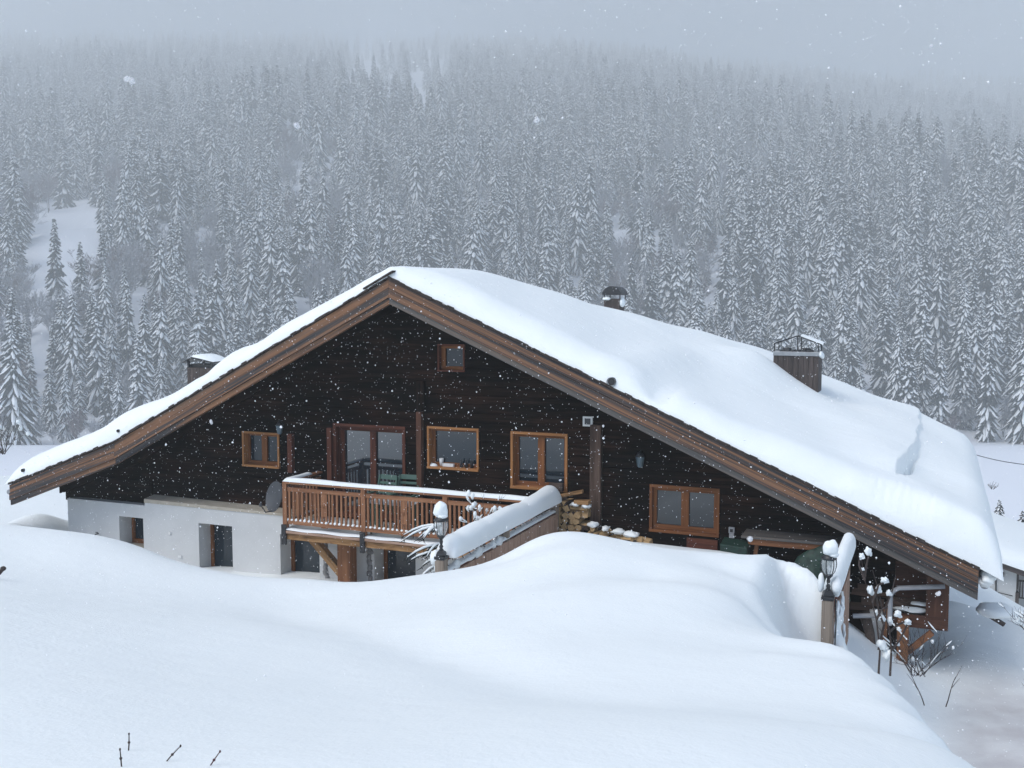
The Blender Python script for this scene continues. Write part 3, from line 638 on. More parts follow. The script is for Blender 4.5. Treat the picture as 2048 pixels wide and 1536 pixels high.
# chimney on the far slope
c = at_y(375, 752, 25.5); x0 = c.x; x1 = x0 + 0.95; zt = at_y(375, 735, 25.5).z
mb = MB(); clad_box(mb, x0, x1, 25.5, 26.3, 1.0, zt, 8); ch3 = mb.build('chimney', M['chimney'], house); ch3['label'] = 'plank clad chimney with small pitched roof on the steep slope'
mb = MB()
for x in (x0 + .03, x1 - .03):
    for y in (25.53, 26.25): mb.box(x - .03, x + .03, y - .03, y + .03, zt, zt + 0.20, along='z')
xm = x0 + 0.22
mb.hexa([(x0 - .12, 25.42, zt + .14), (xm, 25.42, zt + .30), (xm, 26.4, zt + .30), (x0 - .12, 26.4, zt + .14), (x0 - .12, 25.42, zt + .17), (xm, 25.42, zt + .335), (xm, 26.4, zt + .335), (x0 - .12, 26.4, zt + .17)])
mb.hexa([(xm + .003, 25.42, zt + .30), (x1 + .08, 25.42, zt + .16), (x1 + .08, 26.4, zt + .16), (xm + .003, 26.4, zt + .30), (xm + .003, 25.42, zt + .33), (x1 + .08, 25.42, zt + .19), (x1 + .08, 26.4, zt + .19), (xm + .003, 26.4, zt + .33)])
mb.box(x0 + .03, x1 - .03, 25.6, 26.2, zt + .001, zt + 0.1)
mb.build('chimney_roof', M['iron'], ch3)
mb = MB(); P = []
for y, h in ((25.43, .01), (25.5, .09), (25.8, .12), (26.2, .11), (26.38, .01)): P.append([(xm + (x1 + .1 - xm) * t, y, zt + .335 - .14 * t + h * (math.sin(math.pi * min(1, t * 1.0 + .12)) ** .5 if t < .9 else 0.1)) for t in np.linspace(0, 1, 8)])
mb.grid(P); mb.build('chimney_snow', M['snow'], ch3)

# lamps and vent fixed on the facade
def wall_lamp(px, py, s, label):
    p = at_y(px, py, YF - 0.12); mb = MB()
    mb.lathe(p + Vector((0, 0, -0.12 * s)), [(0.03 * s, 0), (0.055 * s, 0.02 * s), (0.085 * s, 0.19 * s), (0.09 * s, 0.2 * s)], 6)
    o = mb.build('wall_lamp', M['bluegrey'], house); o['label'] = label
    mb = MB(); mb.lathe(p + Vector((0, 0, 0.081 * s)), [(0.10 * s, 0), (0.05 * s, 0.07 * s), (0.015 * s, 0.10 * s)], 6); mb.tube([p + Vector((0, 0, .16 * s)), p + Vector((0, .06, .18 * s)), p + Vector((0, .12, .1))], 0.012, 5)
    mb.build('lamp_cap', M['iron'], o)
wall_lamp(559, 858, 1.0, 'wall lantern above the small window'); wall_lamp(1280, 922, 1.05, 'wall lantern between the two right windows'.replace('right ', 'lower '))
p = at_y(1175, 843, YF - 0.04); mb = MB()
for dx, dz, w, h in ((0, .08, .1, .018), (0, -.08, .1, .018), (-.082, 0, .018, .0615), (.082, 0, .018, .0615)): mb.box(p.x + dx - w, p.x + dx + w, YF - .04, YF - .004, p.z + dz - h, p.z + dz + h)
v = mb.build('vent_frame', M['white'], house); mb = MB(); mb.box(p.x - .07, p.x + .07, YF - .02, YF - .006, p.z - .065, p.z + .065); mb.build('vent_grille', M['dish'], v)
p = at_y(1463, 1061, YF - 0.05); mb = MB(); mb.box(p.x - .055, p.x + .055, YF - .06, YF - .004, p.z - .05, p.z + .06); mb.box(p.x - .045, p.x + .045, YF - .05, YF - .004, p.z - .16, p.z - .055)
v = mb.build('socket_box', M['pipe'], house, bevel=0.006); mb = MB(); mb.box(p.x - .028, p.x + .028, YF - .066, YF - .055, p.z - .03, p.z + .03); mb.build('socket_face', M['iron'], v)

# ------------------------------------------------------------------ balcony
YB, XB0, XB1, ZD = 17.97, -12.62, -6.98, 0.14
mb = MB()
mb.box(XB0 - 0.02, XB1, YB - 0.04, YB + 0.14, -0.05, 0.09)              # front beam
bal = mb.build('balcony', M['oldbeam'], house)
mb = MB(); n = 11
for i in range(n): y0 = YB + 0.15 + i * 0.109; mb.box(XB0, XB1, y0, y0 + 0.103, 0.05, ZD)
mb.box(XB0 - 0.04, XB1, YB - 0.09, YB + 0.146, 0.092, ZD)
mb.build('balcony_floor', M['fence'], bal)
mb = MB(); mb.grid([[(x, y, ZD + h + 0.008 * math.sin(x * 7 + y * 5)) for x in np.linspace(XB0 - .03, XB1, 60)] for y, h in ((YB - .085, .012), (YB - .06, .035), (YB + .2, .045), (YB + .6, .05), (YB + 1.0, .04), (YF - .05, .02))])
mb.build('floor_snow', M['snow'], bal)
def rail(p0, p1, w, h, mat, name='rail', parent=bal, bevel=0.006):
    mb = MB(); mb.beam(p0, p1, w, h); return mb.build(name, M[mat], parent, bevel=bevel)
ZR = 1.165
rail((XB0 - .03, YB, ZR), (XB1, YB, ZR), 0.13, 0.045, 'pine', 'handrail'); rail((XB0, YB + .066, ZR), (XB0, YF - .01, ZR), 0.13, 0.044, 'pine', 'handrail')
rail((XB0 + .06, YB, 1.02), (XB1, YB, 1.02), 0.05, 0.085, 'pine', 'rail'); rail((XB0 + .06, YB, 0.315), (XB1, YB, 0.315), 0.05, 0.085, 'pine', 'rail')
rail((XB0, YB + .06, 1.02), (XB0, YF - .01, 1.02), 0.05, 0.085, 'pine', 'rail'); rail((XB0, YB + .06, 0.315), (XB0, YF - .01, 0.315), 0.05, 0.085, 'pine', 'rail')
bays = [XB0, -10.71, -8.85, -7.05]
for x in bays:
    mb = MB(); mb.box(x - .05, x + .05, YB - .046, YB + .05, -0.0 if x > XB0 + 1 else 0.02, ZR - .024, along='z'); mb.build('rail_post', M['pine'], bal, bevel=0.006)
    mb = MB(); mb.box(x - .055, x + .055, YB - .100, YB - .05, -0.16, 0.27, along='z'); mb.build('post_shoe', M['iron'], bal, bevel=0.004)
for a, b in zip(bays, bays[1:]):
    n = 17; mid = 8; step = (b - a) / (n + 1)
    for i in range(n):
        x = a + (i + 1) * step; mb = MB()
        if i == mid:                              # wide board with a pierced flower pattern
            z0, z1 = 0.25, 0.978
            cells = [(-.075, -.03), (-.03, -.01), (-.01, .01), (.01, .03), (.03, .075)]
            zz = [z0, .40, .50, .52, .66, .68, .70, .72, .74, z1]
            cut = {(1, 2), (3, 2), (2, 6), (1, 5), (3, 5), (2, 4), (2, 5)}
            cut = {(1, 1), (3, 1), (2, 4), (1, 5), (3, 5), (2, 6), (1, 7), (3, 7)}
            for ci, (ca, cb) in enumerate(cells):
                for zi in range(len(zz) - 1):
                    if (ci, zi) not in cut: mb.box(x + ca, x + cb, YB - .012, YB + .012, zz[zi], zz[zi + 1], along='z')
            mb.build('pierced_board', M['pine'], bal)
        elif abs(i - mid) > 1 or True:
            if abs(i - mid) == 1: x += 0.025 * (1 if i > mid else -1)
            mb.box(x - .021, x + .021, YB - .018, YB + .018, 0.358, 0.978, along='z'); mb.build('baluster', M['pine'], bal)
for i in range(9):
    y = YB + 0.15 + i * 0.13; mb = MB(); mb.box(XB0 - .018, XB0 + .018, y - .021, y + .021, 0.358, 0.978, along='z'); mb.build('baluster', M['pine'], bal)
def snow_strip(mb, p0, p1, w, h, seed=0, n=40, m=7, under=0.0, round_ends=True):
    """soft snow lying along a rail from p0 to p1"""
    p0, p1 = Vector(p0), Vector(p1); d = (p1 - p0); L = d.length; d /= L; s = d.cross(Vector((0, 0, 1))).normalized(); P = []
    for i in range(n + 1):
        t = i / n; e = 1.0
        if round_ends:
            de = min(t, 1 - t) * L / (w * 0.8); e = math.sqrt(max(0, 1 - max(0, 1 - de) ** 2))
        e = max(e, 0.06); a = 1 + 0.34 * mnoise.noise(Vector((t * L * .75, seed, 0))) + 0.09 * mnoise.noise(Vector((t * L * 2.6, seed, 3)))
        row = []
        for j in range(m + 1):
            th = math.pi * j / m; ww = w / 2 * (0.85 + 0.15 * e) * (1 + .1 * mnoise.noise(Vector((t * L * .9, seed + 9, j * .2))))
            row.append(p0 + d * (t * L) + s * (-math.cos(th) * ww) + Vector((0, 0, h * e * a * (max(0.0, math.sin(th)) ** 0.6) - under * (abs(math.cos(th)) ** 6))))
        P.append(row)
    mb.grid(P)
    mb.face([r for r in P[0]]); mb.face([r for r in P[-1]][::-1]); mb.grid([[r[-1] for r in P], [r[0] for r in P]])
mb = MB(); snow_strip(mb, (XB0 - .03, YB, ZR + .024), (XB1, YB, ZR + .024), 0.15, 0.075, 1, 90); snow_strip(mb, (XB0, YB + .02, ZR + .024), (XB0, YF - .4, ZR + .024), 0.14, 0.055, 2, 20)
mb.build('rail_snow', M['snow'], bal)
mb = MB(); i = 0
for a, b in zip(bays, bays[1:]):                 # little heaps between the balusters
    step = (b - a) / 18
    for k in range(18):
        mb.blob((a + (k + .5) * step, YB, 0.362), (step * .36, 0.03, rnd.uniform(.02, .045)), seed=i, nu=8, nv=6); i += 1
mb.build('baluster_snow', M['snow'], bal); mb = MB()
for y in np.arange(YB + .2, YF - .2, 0.13): mb.blob((XB0, y, .362), (.03, .045, rnd.uniform(.02, .04)), seed=i, nu=8, nv=6); i += 1
mb.build('baluster_snow', M['snow'], bal)
mb = MB(); a = at_y(674, 1090, 18.45); b = at_y(700, 1090, 18.45); mb.box(a.x, b.x, 18.45, 18.72, -1.7, -0.052, along='z'); mb.build('balcony_post', M['postwood'], bal, bevel=0.01)
xm = (a.x + b.x) / 2
mb = MB(); mb.beam((at_y(620, 1080, 18.58).x, 18.58, -0.09), (xm - .06, 18.58, -0.92), 0.16, 0.17, up=(0, 1, 0)); mb.build('balcony_brace', M['oldbeam'], bal, bevel=0.01)
mb = MB(); mb.box(XB0, -7.4, 18.5, 18.66, -0.051, 0.045); mb.box(XB0 + .05, XB0 + .2, YB + .145, YF - .01, -0.045, 0.045, along='y'); mb.box(-9.9, -9.75, YB + .145, YF - .01, -0.04, 0.045, along='y'); mb.build('balcony_joist', M['oldbeam'], bal)

# satellite dish
p = at_y(553, 994, 18.55); dish = empty('satellite_dish', p, 'dark grey satellite dish mounted beside the balcony corner', 'satellite dish')
mb = MB(); P = []
ax = Vector((-0.35, -0.9, 0.25)).normalized(); sx = ax.cross(Vector((0, 0, 1))).normalized(); sy = sx.cross(ax)
for i in range(9):
    r = i / 8; P.append([p + (sx * math.cos(t) * 0.30 + sy * math.sin(t) * 0.34) * r + ax * (0.07 * r * r) for t in np.linspace(0, 2 * math.pi, 33)])
mb.grid(P); mb.grid([[q - ax * 0.012 for q in r] for r in P][::-1]); mb.build('dish', M['dish'], dish)
mb = MB(); mb.tube([p - ax * .01, p + Vector((0.05, .12, -.1)), p + Vector((0.06, .45, -.12))], 0.022, 8); mb.build('bracket', M['iron'], dish)
mb = MB(); mb.tube([p - sy * .30, p - sy * .36 + ax * .2, p - sy * .22 + ax * .36], 0.014, 6); mb.build('feed_arm', M['iron'], dish)
mb = MB(); mb.lathe(p - sy * .22 + ax * .36 + Vector((0, 0, -.03)), [(0.03, 0), (0.035, 0.06), (0.02, 0.08)], 10); mb.build('receiver', M['dish'], dish)

# garden furniture on the balcony
def make_chair(x, y, rz, label):
    t = empty('garden_chair', (0, 0, 0), label, 'chair', 'green chairs on the balcony')
    mb = MB(); 
    for i in range(6): mb.box(-.22, .22, -.2 + i * .072, -.2 + i * .072 + .058, .40, .425)
    mb.box(-.24, -.22, -.22, .23, .39, .43, along='y'); mb.box(.22, .24, -.22, .23, .39, .43, along='y'); mb.build('seat', M['green'], t, bevel=.004)
    mb = MB(); P0 = Vector((0, .22, .43))
    def bk(u, v): return Vector((u, .22 + .14 * v, .43 + .55 * v))
    for v0, v1 in ((.0, .1), (.2, .28), (.36, .44), (.52, .60), (.68, .76), (.84, 1.0)):
        for sgn in (0,): 
            w = .22; top = .02 if v1 == 1.0 else 0
            c = [bk(-w, v0), bk(w, v0), bk(w, v0) + Vector((0, .02, 0)), bk(-w, v0) + Vector((0, .02, 0)), bk(-w + top * 2, v1), bk(w - top * 2, v1), bk(w - top * 2, v1) + Vector((0, .02, 0)), bk(-w + top * 2, v1) + Vector((0, .02, 0))]
            mb.hexa(c)
    for sx in (-1, 1): mb.beam(bk(sx * .225, 0), bk(sx * .20, .98), .04, .03, up=(1, 0, 0))
    mb.build('backrest', M['green'], t, bevel=.004)
    for sx in (-1, 1):
        for sy in (-.2, .22):
            mb = MB(); mb.beam((sx * .21, sy, .39), (sx * .25, sy * 1.2, 0), .045, .04, up=(0, 1, 0)); mb.build('leg', M['green'], t)
        mb = MB(); mb.beam((sx * .255, -.2, .64), (sx * .245, .27, .66), .05, .03); mb.beam((sx * .25, -.19, .42), (sx * .255, -.19, .626), .035, .035, up=(0, 1, 0)); mb.build('armrest', M['green'], t)
    t.location = (x, y, ZD + .03); t.rotation_euler = (0, 0, rz); t.scale = (1.1, 1.1, 1.12); return t
q = at_y(810, 965, 19.0); make_chair(q.x, 18.86, 0.08, 'green plastic chair whose back stands clear above the rail snow')
q = at_y(772, 968, 19.0); make_chair(q.x - .02, 18.68, -0.12, 'green plastic chair standing partly behind its twin')
t = empty('garden_table', (-10.3, 18.35, ZD + .03), 'green garden table with snow on top behind the balusters', 'table')
mb = MB(); mb.box(-10.75, -9.75, 18.1, 18.62, .80, .83); mb.build('table_top', M['green'], t, bevel=.01)
for dx in (-.42, .42):
    for dy in (-.18, .18): mb = MB(); mb.tube([(-10.25 + dx, 18.36 + dy, ZD + .02), (-10.25 + dx, 18.36 + dy, .80)], .022, 8); mb.build('leg', M['green'], t)
mb = MB(); P = []
for y in np.linspace(18.09, 18.63, 9):
    P.append([(x, y, .831 + .07 * max(0.02, 1 - abs((y - 18.36) / .27) ** 4) * max(0.02, 1 - abs((x + 10.25) / .51) ** 8)) for x in np.linspace(-10.76, -9.74, 15)])
mb.grid(P); mb.build('table_snow', M['snow'], t)

# clutter on the sill of the single pane window
def sill_at(px): return at_y(px, 930, YF + 0.06).x
zs_ = W2[2] + 0.047
mb = MB(); x = sill_at(897); mb.box(x - .13, x + .13, YF + .03, YF + .10, zs_, zs_ + .065); tag(mb.build('storage_box', M['white'], None, bevel=.006), 'flat pale box lying on the window sill', 'box')
mb = MB(); x = sill_at(885); mb.lathe((x - .05, YF + .115, zs_), [(.035, 0), (.05, .16), (.045, .162)], 12); tag(mb.build('flower_pot', M['white']), 'white pot on the sill beside the window jamb', 'pot')
for i, px in enumerate((921, 931, 942)):
    mb = MB(); x = sill_at(px); mb.lathe((x, YF + .09, zs_), [(.032, 0), (.034, .09), (.014, .12 + .02 * i), (.013, .17)], 10); tag(mb.build('bottle', M['iron']), 'dark bottle on the sill of the single pane window', 'bottle', 'dark bottles on the window sill')
mb = MB(); x = sill_at(867); mb.blob((x, YF + .05, zs_), (.10, .06, .05), seed=3); tag(mb.build('snow_lump', M['snow']), 'small snow heap on the window sill corner', 'snow lump')

# ------------------------------------------------------------------ lanterns
def lantern(x, y, z, rz, label, s=1.0, cap=(0, 0, 0), seed=0):
    t = empty('lantern', (x, y, z), label, 'lantern', 'post lanterns on the fences')
    b = Vector((x, y, z))
    def L(prof): return [(r * s, h * s) for r, h in prof]
    mb = MB(); mb.lathe(b, L([(.115, 0), (.12, .03), (.10, .07), (.06, .09), (.05, .11)]), 4, rot=math.pi / 4 + rz, smooth=False); mb.build('base', M['iron'], t)
    mb = MB(); mb.lathe(b + Vector((0, 0, .105 * s)), L([(.045, 0), (.028, .03), (.04, .06), (.022, .10), (.034, .15), (.025, .19), (.05, .22), (.075, .25), (.07, .26)]), 12); mb.build('stem', M['iron'], t)
    g = [(.060, .365), (.098, .42), (.120, .50), (.126, .56), (.116, .64)]
    mb = MB(); mb.lathe(b, L(g), 18); mb.build('glass', M['lampglass'], t)
    mb = MB()
    for k in range(6):
        a = rz + k * math.pi / 3; mb.tube([b + Vector((math.cos(a) * (r + .004) * s, math.sin(a) * (r + .004) * s, h * s)) for r, h in g], .008 * s, 5)
    mb.build('cage', M['iron'], t)
    mb = MB(); mb.lathe(b, L([(.130, .64), (.133, .66), (.07, .72), (.02, .75), (.012, .79)]), 12); mb.build('hood', M['iron'], t)
    mb = MB(); mb.lathe(b, L([(.02, .40), (.022, .50), (.012, .53)]), 8); mb.build('bulb', M['white'], t)
    mb = MB(); c = b + Vector((cap[0], cap[1], (.80 + cap[2]) * s)); mb.blob(c, (.125 * s, .125 * s, .145 * s), seed=seed, amp=.25, nu=18, nv=12); mb.blob(c + Vector((.03, 0, -.10 * s)), (.10 * s, .1 * s, .06 * s), seed=seed + 2)
    mb.build('snow_cap', M['snow'], t); return t

# ------------------------------------------------------------------ fence beside the balcony steps
XFN = -6.8
def fence(name, x, y0, y1, ztop, zlow, zbot, label, posts, red_end=False, board=0.125, seed=0):
    t = empty(name, (x, y0, zbot), label, 'fence')
    for i, y in enumerate(posts):
        mb = MB(); mb.box(x - .075, x + .075, y - .075, y + .075, zbot, ztop + .0, along='z'); mb.build('post', M['greypost'], t, bevel=.008)
        if i == 0: mb = MB(); mb.box(x - .085, x + .085, y - .085, y + .085, ztop + .002, ztop + .05); mb.build('post_cap', M['iron'], t, bevel=.008)
    a, b = y0 + .08, y1
    mb = MB(); mb.box(x - .07, x + .07, a, b, ztop - .03, ztop + .03, along='y'); mb.build('top_rail', M['fence_red'], t, bevel=.006)
    mb = MB(); mb.box(x - .05, x + .05, a, b, zlow - .035, zlow + .03, along='y'); mb.build('rail', M['fence_red'], t, bevel=.006)
    mb = MB(); mb.box(x - .05, x + .05, a, b, zlow - .75, zlow - .68, along='y'); mb.build('rail', M['fence_red'], t, bevel=.006)
    n = int((b - a) / board); mb = MB()
    for i in range(n):
        y = a + i * board; mb.box(x + .052, x + .075 + rnd.uniform(0, .006), y + .004, y + board - .006, zbot, zlow - .005 - rnd.uniform(0, .012), along='z')
    mb.build('fence_boards', M['fence'], t); return t
f1 = fence('wooden_fence', XFN, 13.65, 18.62, 1.10, 0.86, -0.6, 'wooden board fence with tall snow cap running from lantern to firewood', [13.65, 16.1, 18.6])
mb = MB(); snow_strip(mb, (XFN - .01, 13.78, 1.125), (XFN - .01, 18.62, 1.115), .38, .28, 11, 110, 15, under=.03)
mb.build('snow_cap', M['snow'], f1)
mb = MB(); snow_strip(mb, (XFN + .0, 13.75, .888), (XFN + .0, 18.55, .888), .15, .05, 4, 60)
for i in range(5): mb.blob((XFN + .03, 14.0 + i * .47 + rnd.uniform(-.15, .2), .90), (.055, rnd.uniform(.06, .22), rnd.uniform(.03, .11)), seed=i, nu=8, nv=6, amp=.5)
mb.build('rail_snow', M['snow'], f1)
mb = MB()                                        # forged scroll between the rails
for i in range(16):
    y = 13.95 + i * .27; mb.tube([(XFN, y + .1 * math.cos(a) , .99 + .065 * math.sin(a)) for a in np.linspace(0, 4.6, 9)], .008, 5)
mb.build('scrollwork', M['iron'], f1)
lantern(XFN, 13.65, 1.152, 0.3, 'black post lantern with egg shaped snow cap beside the balcony', s=.84, cap=(-.01, 0, .03), seed=1)
mb = MB(); mb.blob((XFN - .10, 13.68, 1.10), (.09, .12, .12), seed=8); mb.blob((XFN - .12, 13.75, .95), (.05, .06, .14), seed=12)
tag(mb.build('snow_lump', M['snow']), 'snow clump stuck round the foot of the balcony lantern', 'snow lump')

# ------------------------------------------------------------------ second fence with lantern, near the low eave
PR = at_d(1656, 1196, 14.0); XR = PR.x; ZRT = PR.z
f2 = fence('wooden_fence', XR, PR.y, 17.3, ZRT - 0.02, ZRT - .30, -1.7, 'snow plastered board fence with lantern under the low eave', [PR.y, 17.25], board=.14)
mb = MB(); snow_strip(mb, (XR + .03, PR.y + .1, ZRT + .03), (XR + .05, 17.35, ZRT + .10), .22, .21, 15, 40, 11, under=.03); mb.build('snow_cap', M['snow'], f2)
mb = MB()
for i in range(26):
    y = PR.y + .25 + rnd.random() ** 1.3 * 1.6; z = rnd.uniform(-.5, ZRT - .35); mb.blob((XR + .085, y, z), (.03, rnd.uniform(.07, .16), rnd.uniform(.1, .26)), seed=i, nu=10, nv=8, amp=.8)
mb.build('plastered_snow', M['snow'], f2)
mb = MB(); mb.tube([(XR + .10, PR.y - .02, ZRT + .0), (XR + .115, PR.y + .0, ZRT - .3), (XR + .10, PR.y + .03, ZRT - .8), (XR + .105, PR.y, ZRT - 1.4)], .009, 5); mb.build('cable', M['iron'], f2)
lantern(XR, PR.y, ZRT + .032, 0.25, 'black post lantern with round snow ball near the low eave', s=.80, cap=(.02, 0, 0.02), seed=6)
mb = MB(); mb.blob((XR + .10, PR.y + .1, ZRT + .16), (.08, .12, .13), seed=2); mb.blob((XR - .10, PR.y + .02, ZRT + .2), (.045, .06, .13), seed=3); tag(mb.build('snow_lump', M['snow']), 'snow clump round the stem of the lantern near the low eave', 'snow lump')

# ------------------------------------------------------------------ firewood
def log_mesh(seed):
    r = random.Random(seed); mb = MB(); L = r.uniform(.36, .46); R = r.uniform(.055, .085); k = r.choice([3, 4, 4, 5])
    ang = sorted(r.uniform(0, .5) + i * 2 * math.pi / k for i in range(k)); arc = r.choice([0, 1])
    ring = []
    for i, a in enumerate(ang):
        ring.append((math.cos(a) * R * r.uniform(.8, 1.15), math.sin(a) * R * r.uniform(.8, 1.15)))
    n = len(ring); f = [Vector((x, -L / 2, z)) for x, z in ring]; b = [Vector((x * r.uniform(.9, 1.08), L / 2, z * r.uniform(.9, 1.08))) for x, z in ring]
    mb.face(f, 0, [(p.z * 3, p.x * 3) for p in f]); mb.face(b[::-1], 0)
    for i in range(n):
        j = (i + 1) % n; mb.face([f[i], b[i], b[j], f[j]], 1 if (i == 0) else 0, [(0, 0), (L, 0), (L, R), (0, R)])
    return mb.mesh('firewood', [M['cut'], M['bark']])
LOGS = [log_mesh(i) for i in range(9)]
LOGS_SHADED = []
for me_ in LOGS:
    m2_ = me_.copy(); m2_.materials[0] = M['oldpost']; LOGS_SHADED.append(m2_)  # shade of log store and corner put into darker wood colour
def add_log(x, y, z, rz, roll, label, grp, shaded=False):
    o = bpy.data.objects.new('firewood', rnd.choice(LOGS_SHADED if shaded else LOGS)); COL.objects.link(o); o.location = (x, y, z); o.rotation_euler = (rnd.uniform(-.06, .06), roll, rz)
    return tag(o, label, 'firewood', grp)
xa, xb = at_y(1106, 1040, 18.9).x, at_y(1176, 1040, 18.9).x
for k in range(7):
    z = .34 + k * .115; w = xb - (.02 if k < 5 else .35)
    for i in range(int((w - xa) / .125)):
        x = xa + .06 + i * .125 + rnd.uniform(-.015, .015)
        if i > 4 and k in (2, 4, 5): continue
        add_log(x, 18.92 + rnd.uniform(-.04, .04), z + rnd.uniform(-.012, .012), rnd.uniform(-.12, .12), rnd.uniform(0, 6), 'split log in the tall stack at the end of the snowy fence', 'firewood logs in the tall stack')
    if k in (2, 4, 5):
        add_log(xb - .2, 18.88, z, 1.57 + rnd.uniform(-.1, .1), rnd.uniform(0, 6), 'split log lying crosswise in the tall firewood stack', 'crosswise logs in the tall stack'); add_log(xb - .22, 19.03, z, 1.57 + rnd.uniform(-.1, .1), rnd.uniform(0, 6), 'split log lying crosswise in the tall firewood stack', 'crosswise logs in the tall stack')
for k in range(4):
    x1 = at_y(1228 - k * 14, 1070, 18.9).x
    for i in range(int((x1 - xb) / .13)):
        add_log(xb + .1 + i * .13, 18.9 + rnd.uniform(-.05, .05), .34 + k * .11, rnd.uniform(-.25, .25), rnd.uniform(0, 6), 'split log in the low heap beneath the facade post', 'firewood logs in the low heap')
for px, py in ((1250, 1076), (1262, 1080), (1272, 1076), (1283, 1082)):
    p = at_y(px, py, 18.85); add_log(p.x, 18.85, p.z, rnd.uniform(.6, 1.8), rnd.uniform(0, 6), 'loose log half buried in snow beside the low heap', 'loose logs half buried in snow')
mb = MB(); 
for px, py, r in ((1172, 1010, .09), (1185, 1048, .10), (1235, 1062, .14), (1262, 1068, .16), (1210, 1056, .07), (1150, 1006, .10)):
    p = at_y(px, py, 18.8); mb.blob((p.x, 18.85, p.z - .02), (r, .12, .05), seed=px, amp=.6)
tag(mb.build('log_snow', M['snow']), 'thin patches of snow lying on the firewood', 'snow', kind='stuff')
p, q = at_y(1098, 996, 18.75), at_y(1166, 983, 18.85); mb = MB(); mb.beam(p, q, .16, .05); tag(mb.build('plank', M['oldbeam'], None, bevel=.005), 'yellowish plank tilted on top of the firewood', 'plank')
p = at_y(1166, 1003, 18.85); mb = MB(); mb.box(p.x - .16, p.x + .14, 18.75, 18.95, p.z - .05, p.z + .03); tag(mb.build('timber_block', M['oldbeam'], None, bevel=.008), 'short squared block on the tall firewood stack', 'timber block')
p = at_y(1113, 975, YF - .13); mb = MB(); mb.tube([p + Vector((-.15, 0, 0)), p + Vector((.13, .02, .01))], [.085, .095], 10); tag(mb.build('round_log', [M['bark']]), 'round log standing on the ledge of the tall window', 'log')

# ------------------------------------------------------------------ under the low eave
a, b = at_y(1482, 1074, 18.35), at_y(1692, 1090, 18.35); t = empty('long_bench', (a.x, 18.5, 0.2), 'long grey board table standing against the dark wall', 'table')
zb_ = (a.z + b.z) / 2
mb = MB(); mb.box(a.x, b.x, 18.35, 18.95, zb_ - .03, zb_ + .015); mb.build('table_top', M['barge_grey'], t, bevel=.005)
mb = MB(); mb.box(a.x + .12, b.x - .05, 18.38, 18.44, zb_ - .14, zb_ - .032); mb.build('apron', M['postwood'], t)
for x in (a.x + .28, b.x - .25):
    mb = MB(); mb.beam((x, 18.5, zb_ - .04), (x - .15, 18.5, -.3), .07, .07, up=(0, 1, 0)); mb.build('leg', M['postwood'], t)
p = at_y(1470, 1092, 18.3); mb = MB(); mb.hexa([(p.x - .2, 18.15, .05), (p.x + .2, 18.15, .05), (p.x + .2, 18.5, .05), (p.x - .2, 18.5, .05), (p.x - .24, 18.12, p.z + .06), (p.x + .25, 18.12, p.z + .02), (p.x + .25, 18.55, p.z + .06), (p.x - .24, 18.55, p.z + .1)])
t = mb.build('plastic_crate', M['darkgreen'], None, bevel=.02); tag(t, 'green plastic crate beside the low window', 'crate')
mb = MB(); p = at_y(1625, 1130, 17.9)
mb.blob((p.x, 18.0, -.1), (.42, .35, .72), seed=3, amp=.5, nu=24, nv=16); mb.blob((p.x + .3, 18.1, -.1), (.3, .3, .66), seed=9, amp=.5, nu=20, nv=14)
tag(mb.build('tarpaulin_heap', M['darkgreen']), 'heap under a dark green sheet behind the second lantern', 'covered heap')
# open log store hanging from the house corner, on post and brace
a, b = at_y(1788, 1172, 18.75), at_y(1900, 1258, 18.75)
ps = empty('log_store', (a.x, 18.7, -1.0), 'rust brown log store on a braced post under the eave corner', 'log store')
z0, z1 = at_y(1895, 1262, 18.75).z, at_y(1895, 1168, 18.75).z; x0, x1 = a.x, at_y(1898, 1200, 18.75).x; xw = at_y(1852, 1200, 18.75).x; zw = at_y(1820, 1228, 18.75).z
mb = MB(); mb.box(x0, x1, 18.72, 18.76, z0, zw); mb.box(xw, x1, 18.72, 18.76, zw + .001, z1 + .25, along='z'); mb.box(x1 - .04, x1, 18.762, 19.25, z0, z1 + .2); mb.box(x0, x1, 19.25, 19.28, z0, z1 + .2); mb.box(x0, x1 - .04, 18.762, 19.25, z0, z0 + .04)
mb.build('store_panel', M['panel'], ps, bevel=.004)
px0 = at_y(1796, 1290, 18.66).x; mb = MB(); mb.box(px0 - .02, px0 + .17, 18.56, 18.715, -2.3, z0 + .2, along='z'); mb.build('store_post', M['postwood'], ps, bevel=.008)
mb = MB(); mb.beam((px0 + .15, 18.64, z0 - .42), (x1 - .25, 18.64, z0 - .02), .10, .09, up=(0, 1, 0)); mb.build('store_brace', M['postwood'], ps, bevel=.006)
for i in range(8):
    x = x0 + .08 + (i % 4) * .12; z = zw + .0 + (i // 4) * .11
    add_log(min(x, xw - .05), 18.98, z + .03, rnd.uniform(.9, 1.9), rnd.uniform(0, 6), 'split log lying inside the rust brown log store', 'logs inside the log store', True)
mb = MB(); mb.blob((x0 + .3, 18.88, zw + .04), (.25, .1, .05), seed=5, amp=.6); mb.blob((x0 + .42, 18.9, zw + .16), (.16, .08, .03), seed=7, amp=.6); mb.build('store_snow', M['snow'], ps)
mb = MB(); yv = 18.5
bend = [at_y(1779, 1250, yv), at_y(1781, 1200, yv), at_y(1785, 1183, yv), at_y(1798, 1176, yv), at_y(1890, 1173, yv)]
mb.tube(bend, .042, 10); tag(mb.build('metal_pipe', M['pipe']), 'bent grey pipe passing in front of the log store', 'pipe')
mb = MB(); mb.tube([at_y(1706, 1232, 18.4), at_y(1752, 1231, 18.4)], .042, 10); tag(mb.build('metal_pipe', M['pipe']), 'short level grey pipe beside the snow plastered fence', 'pipe')
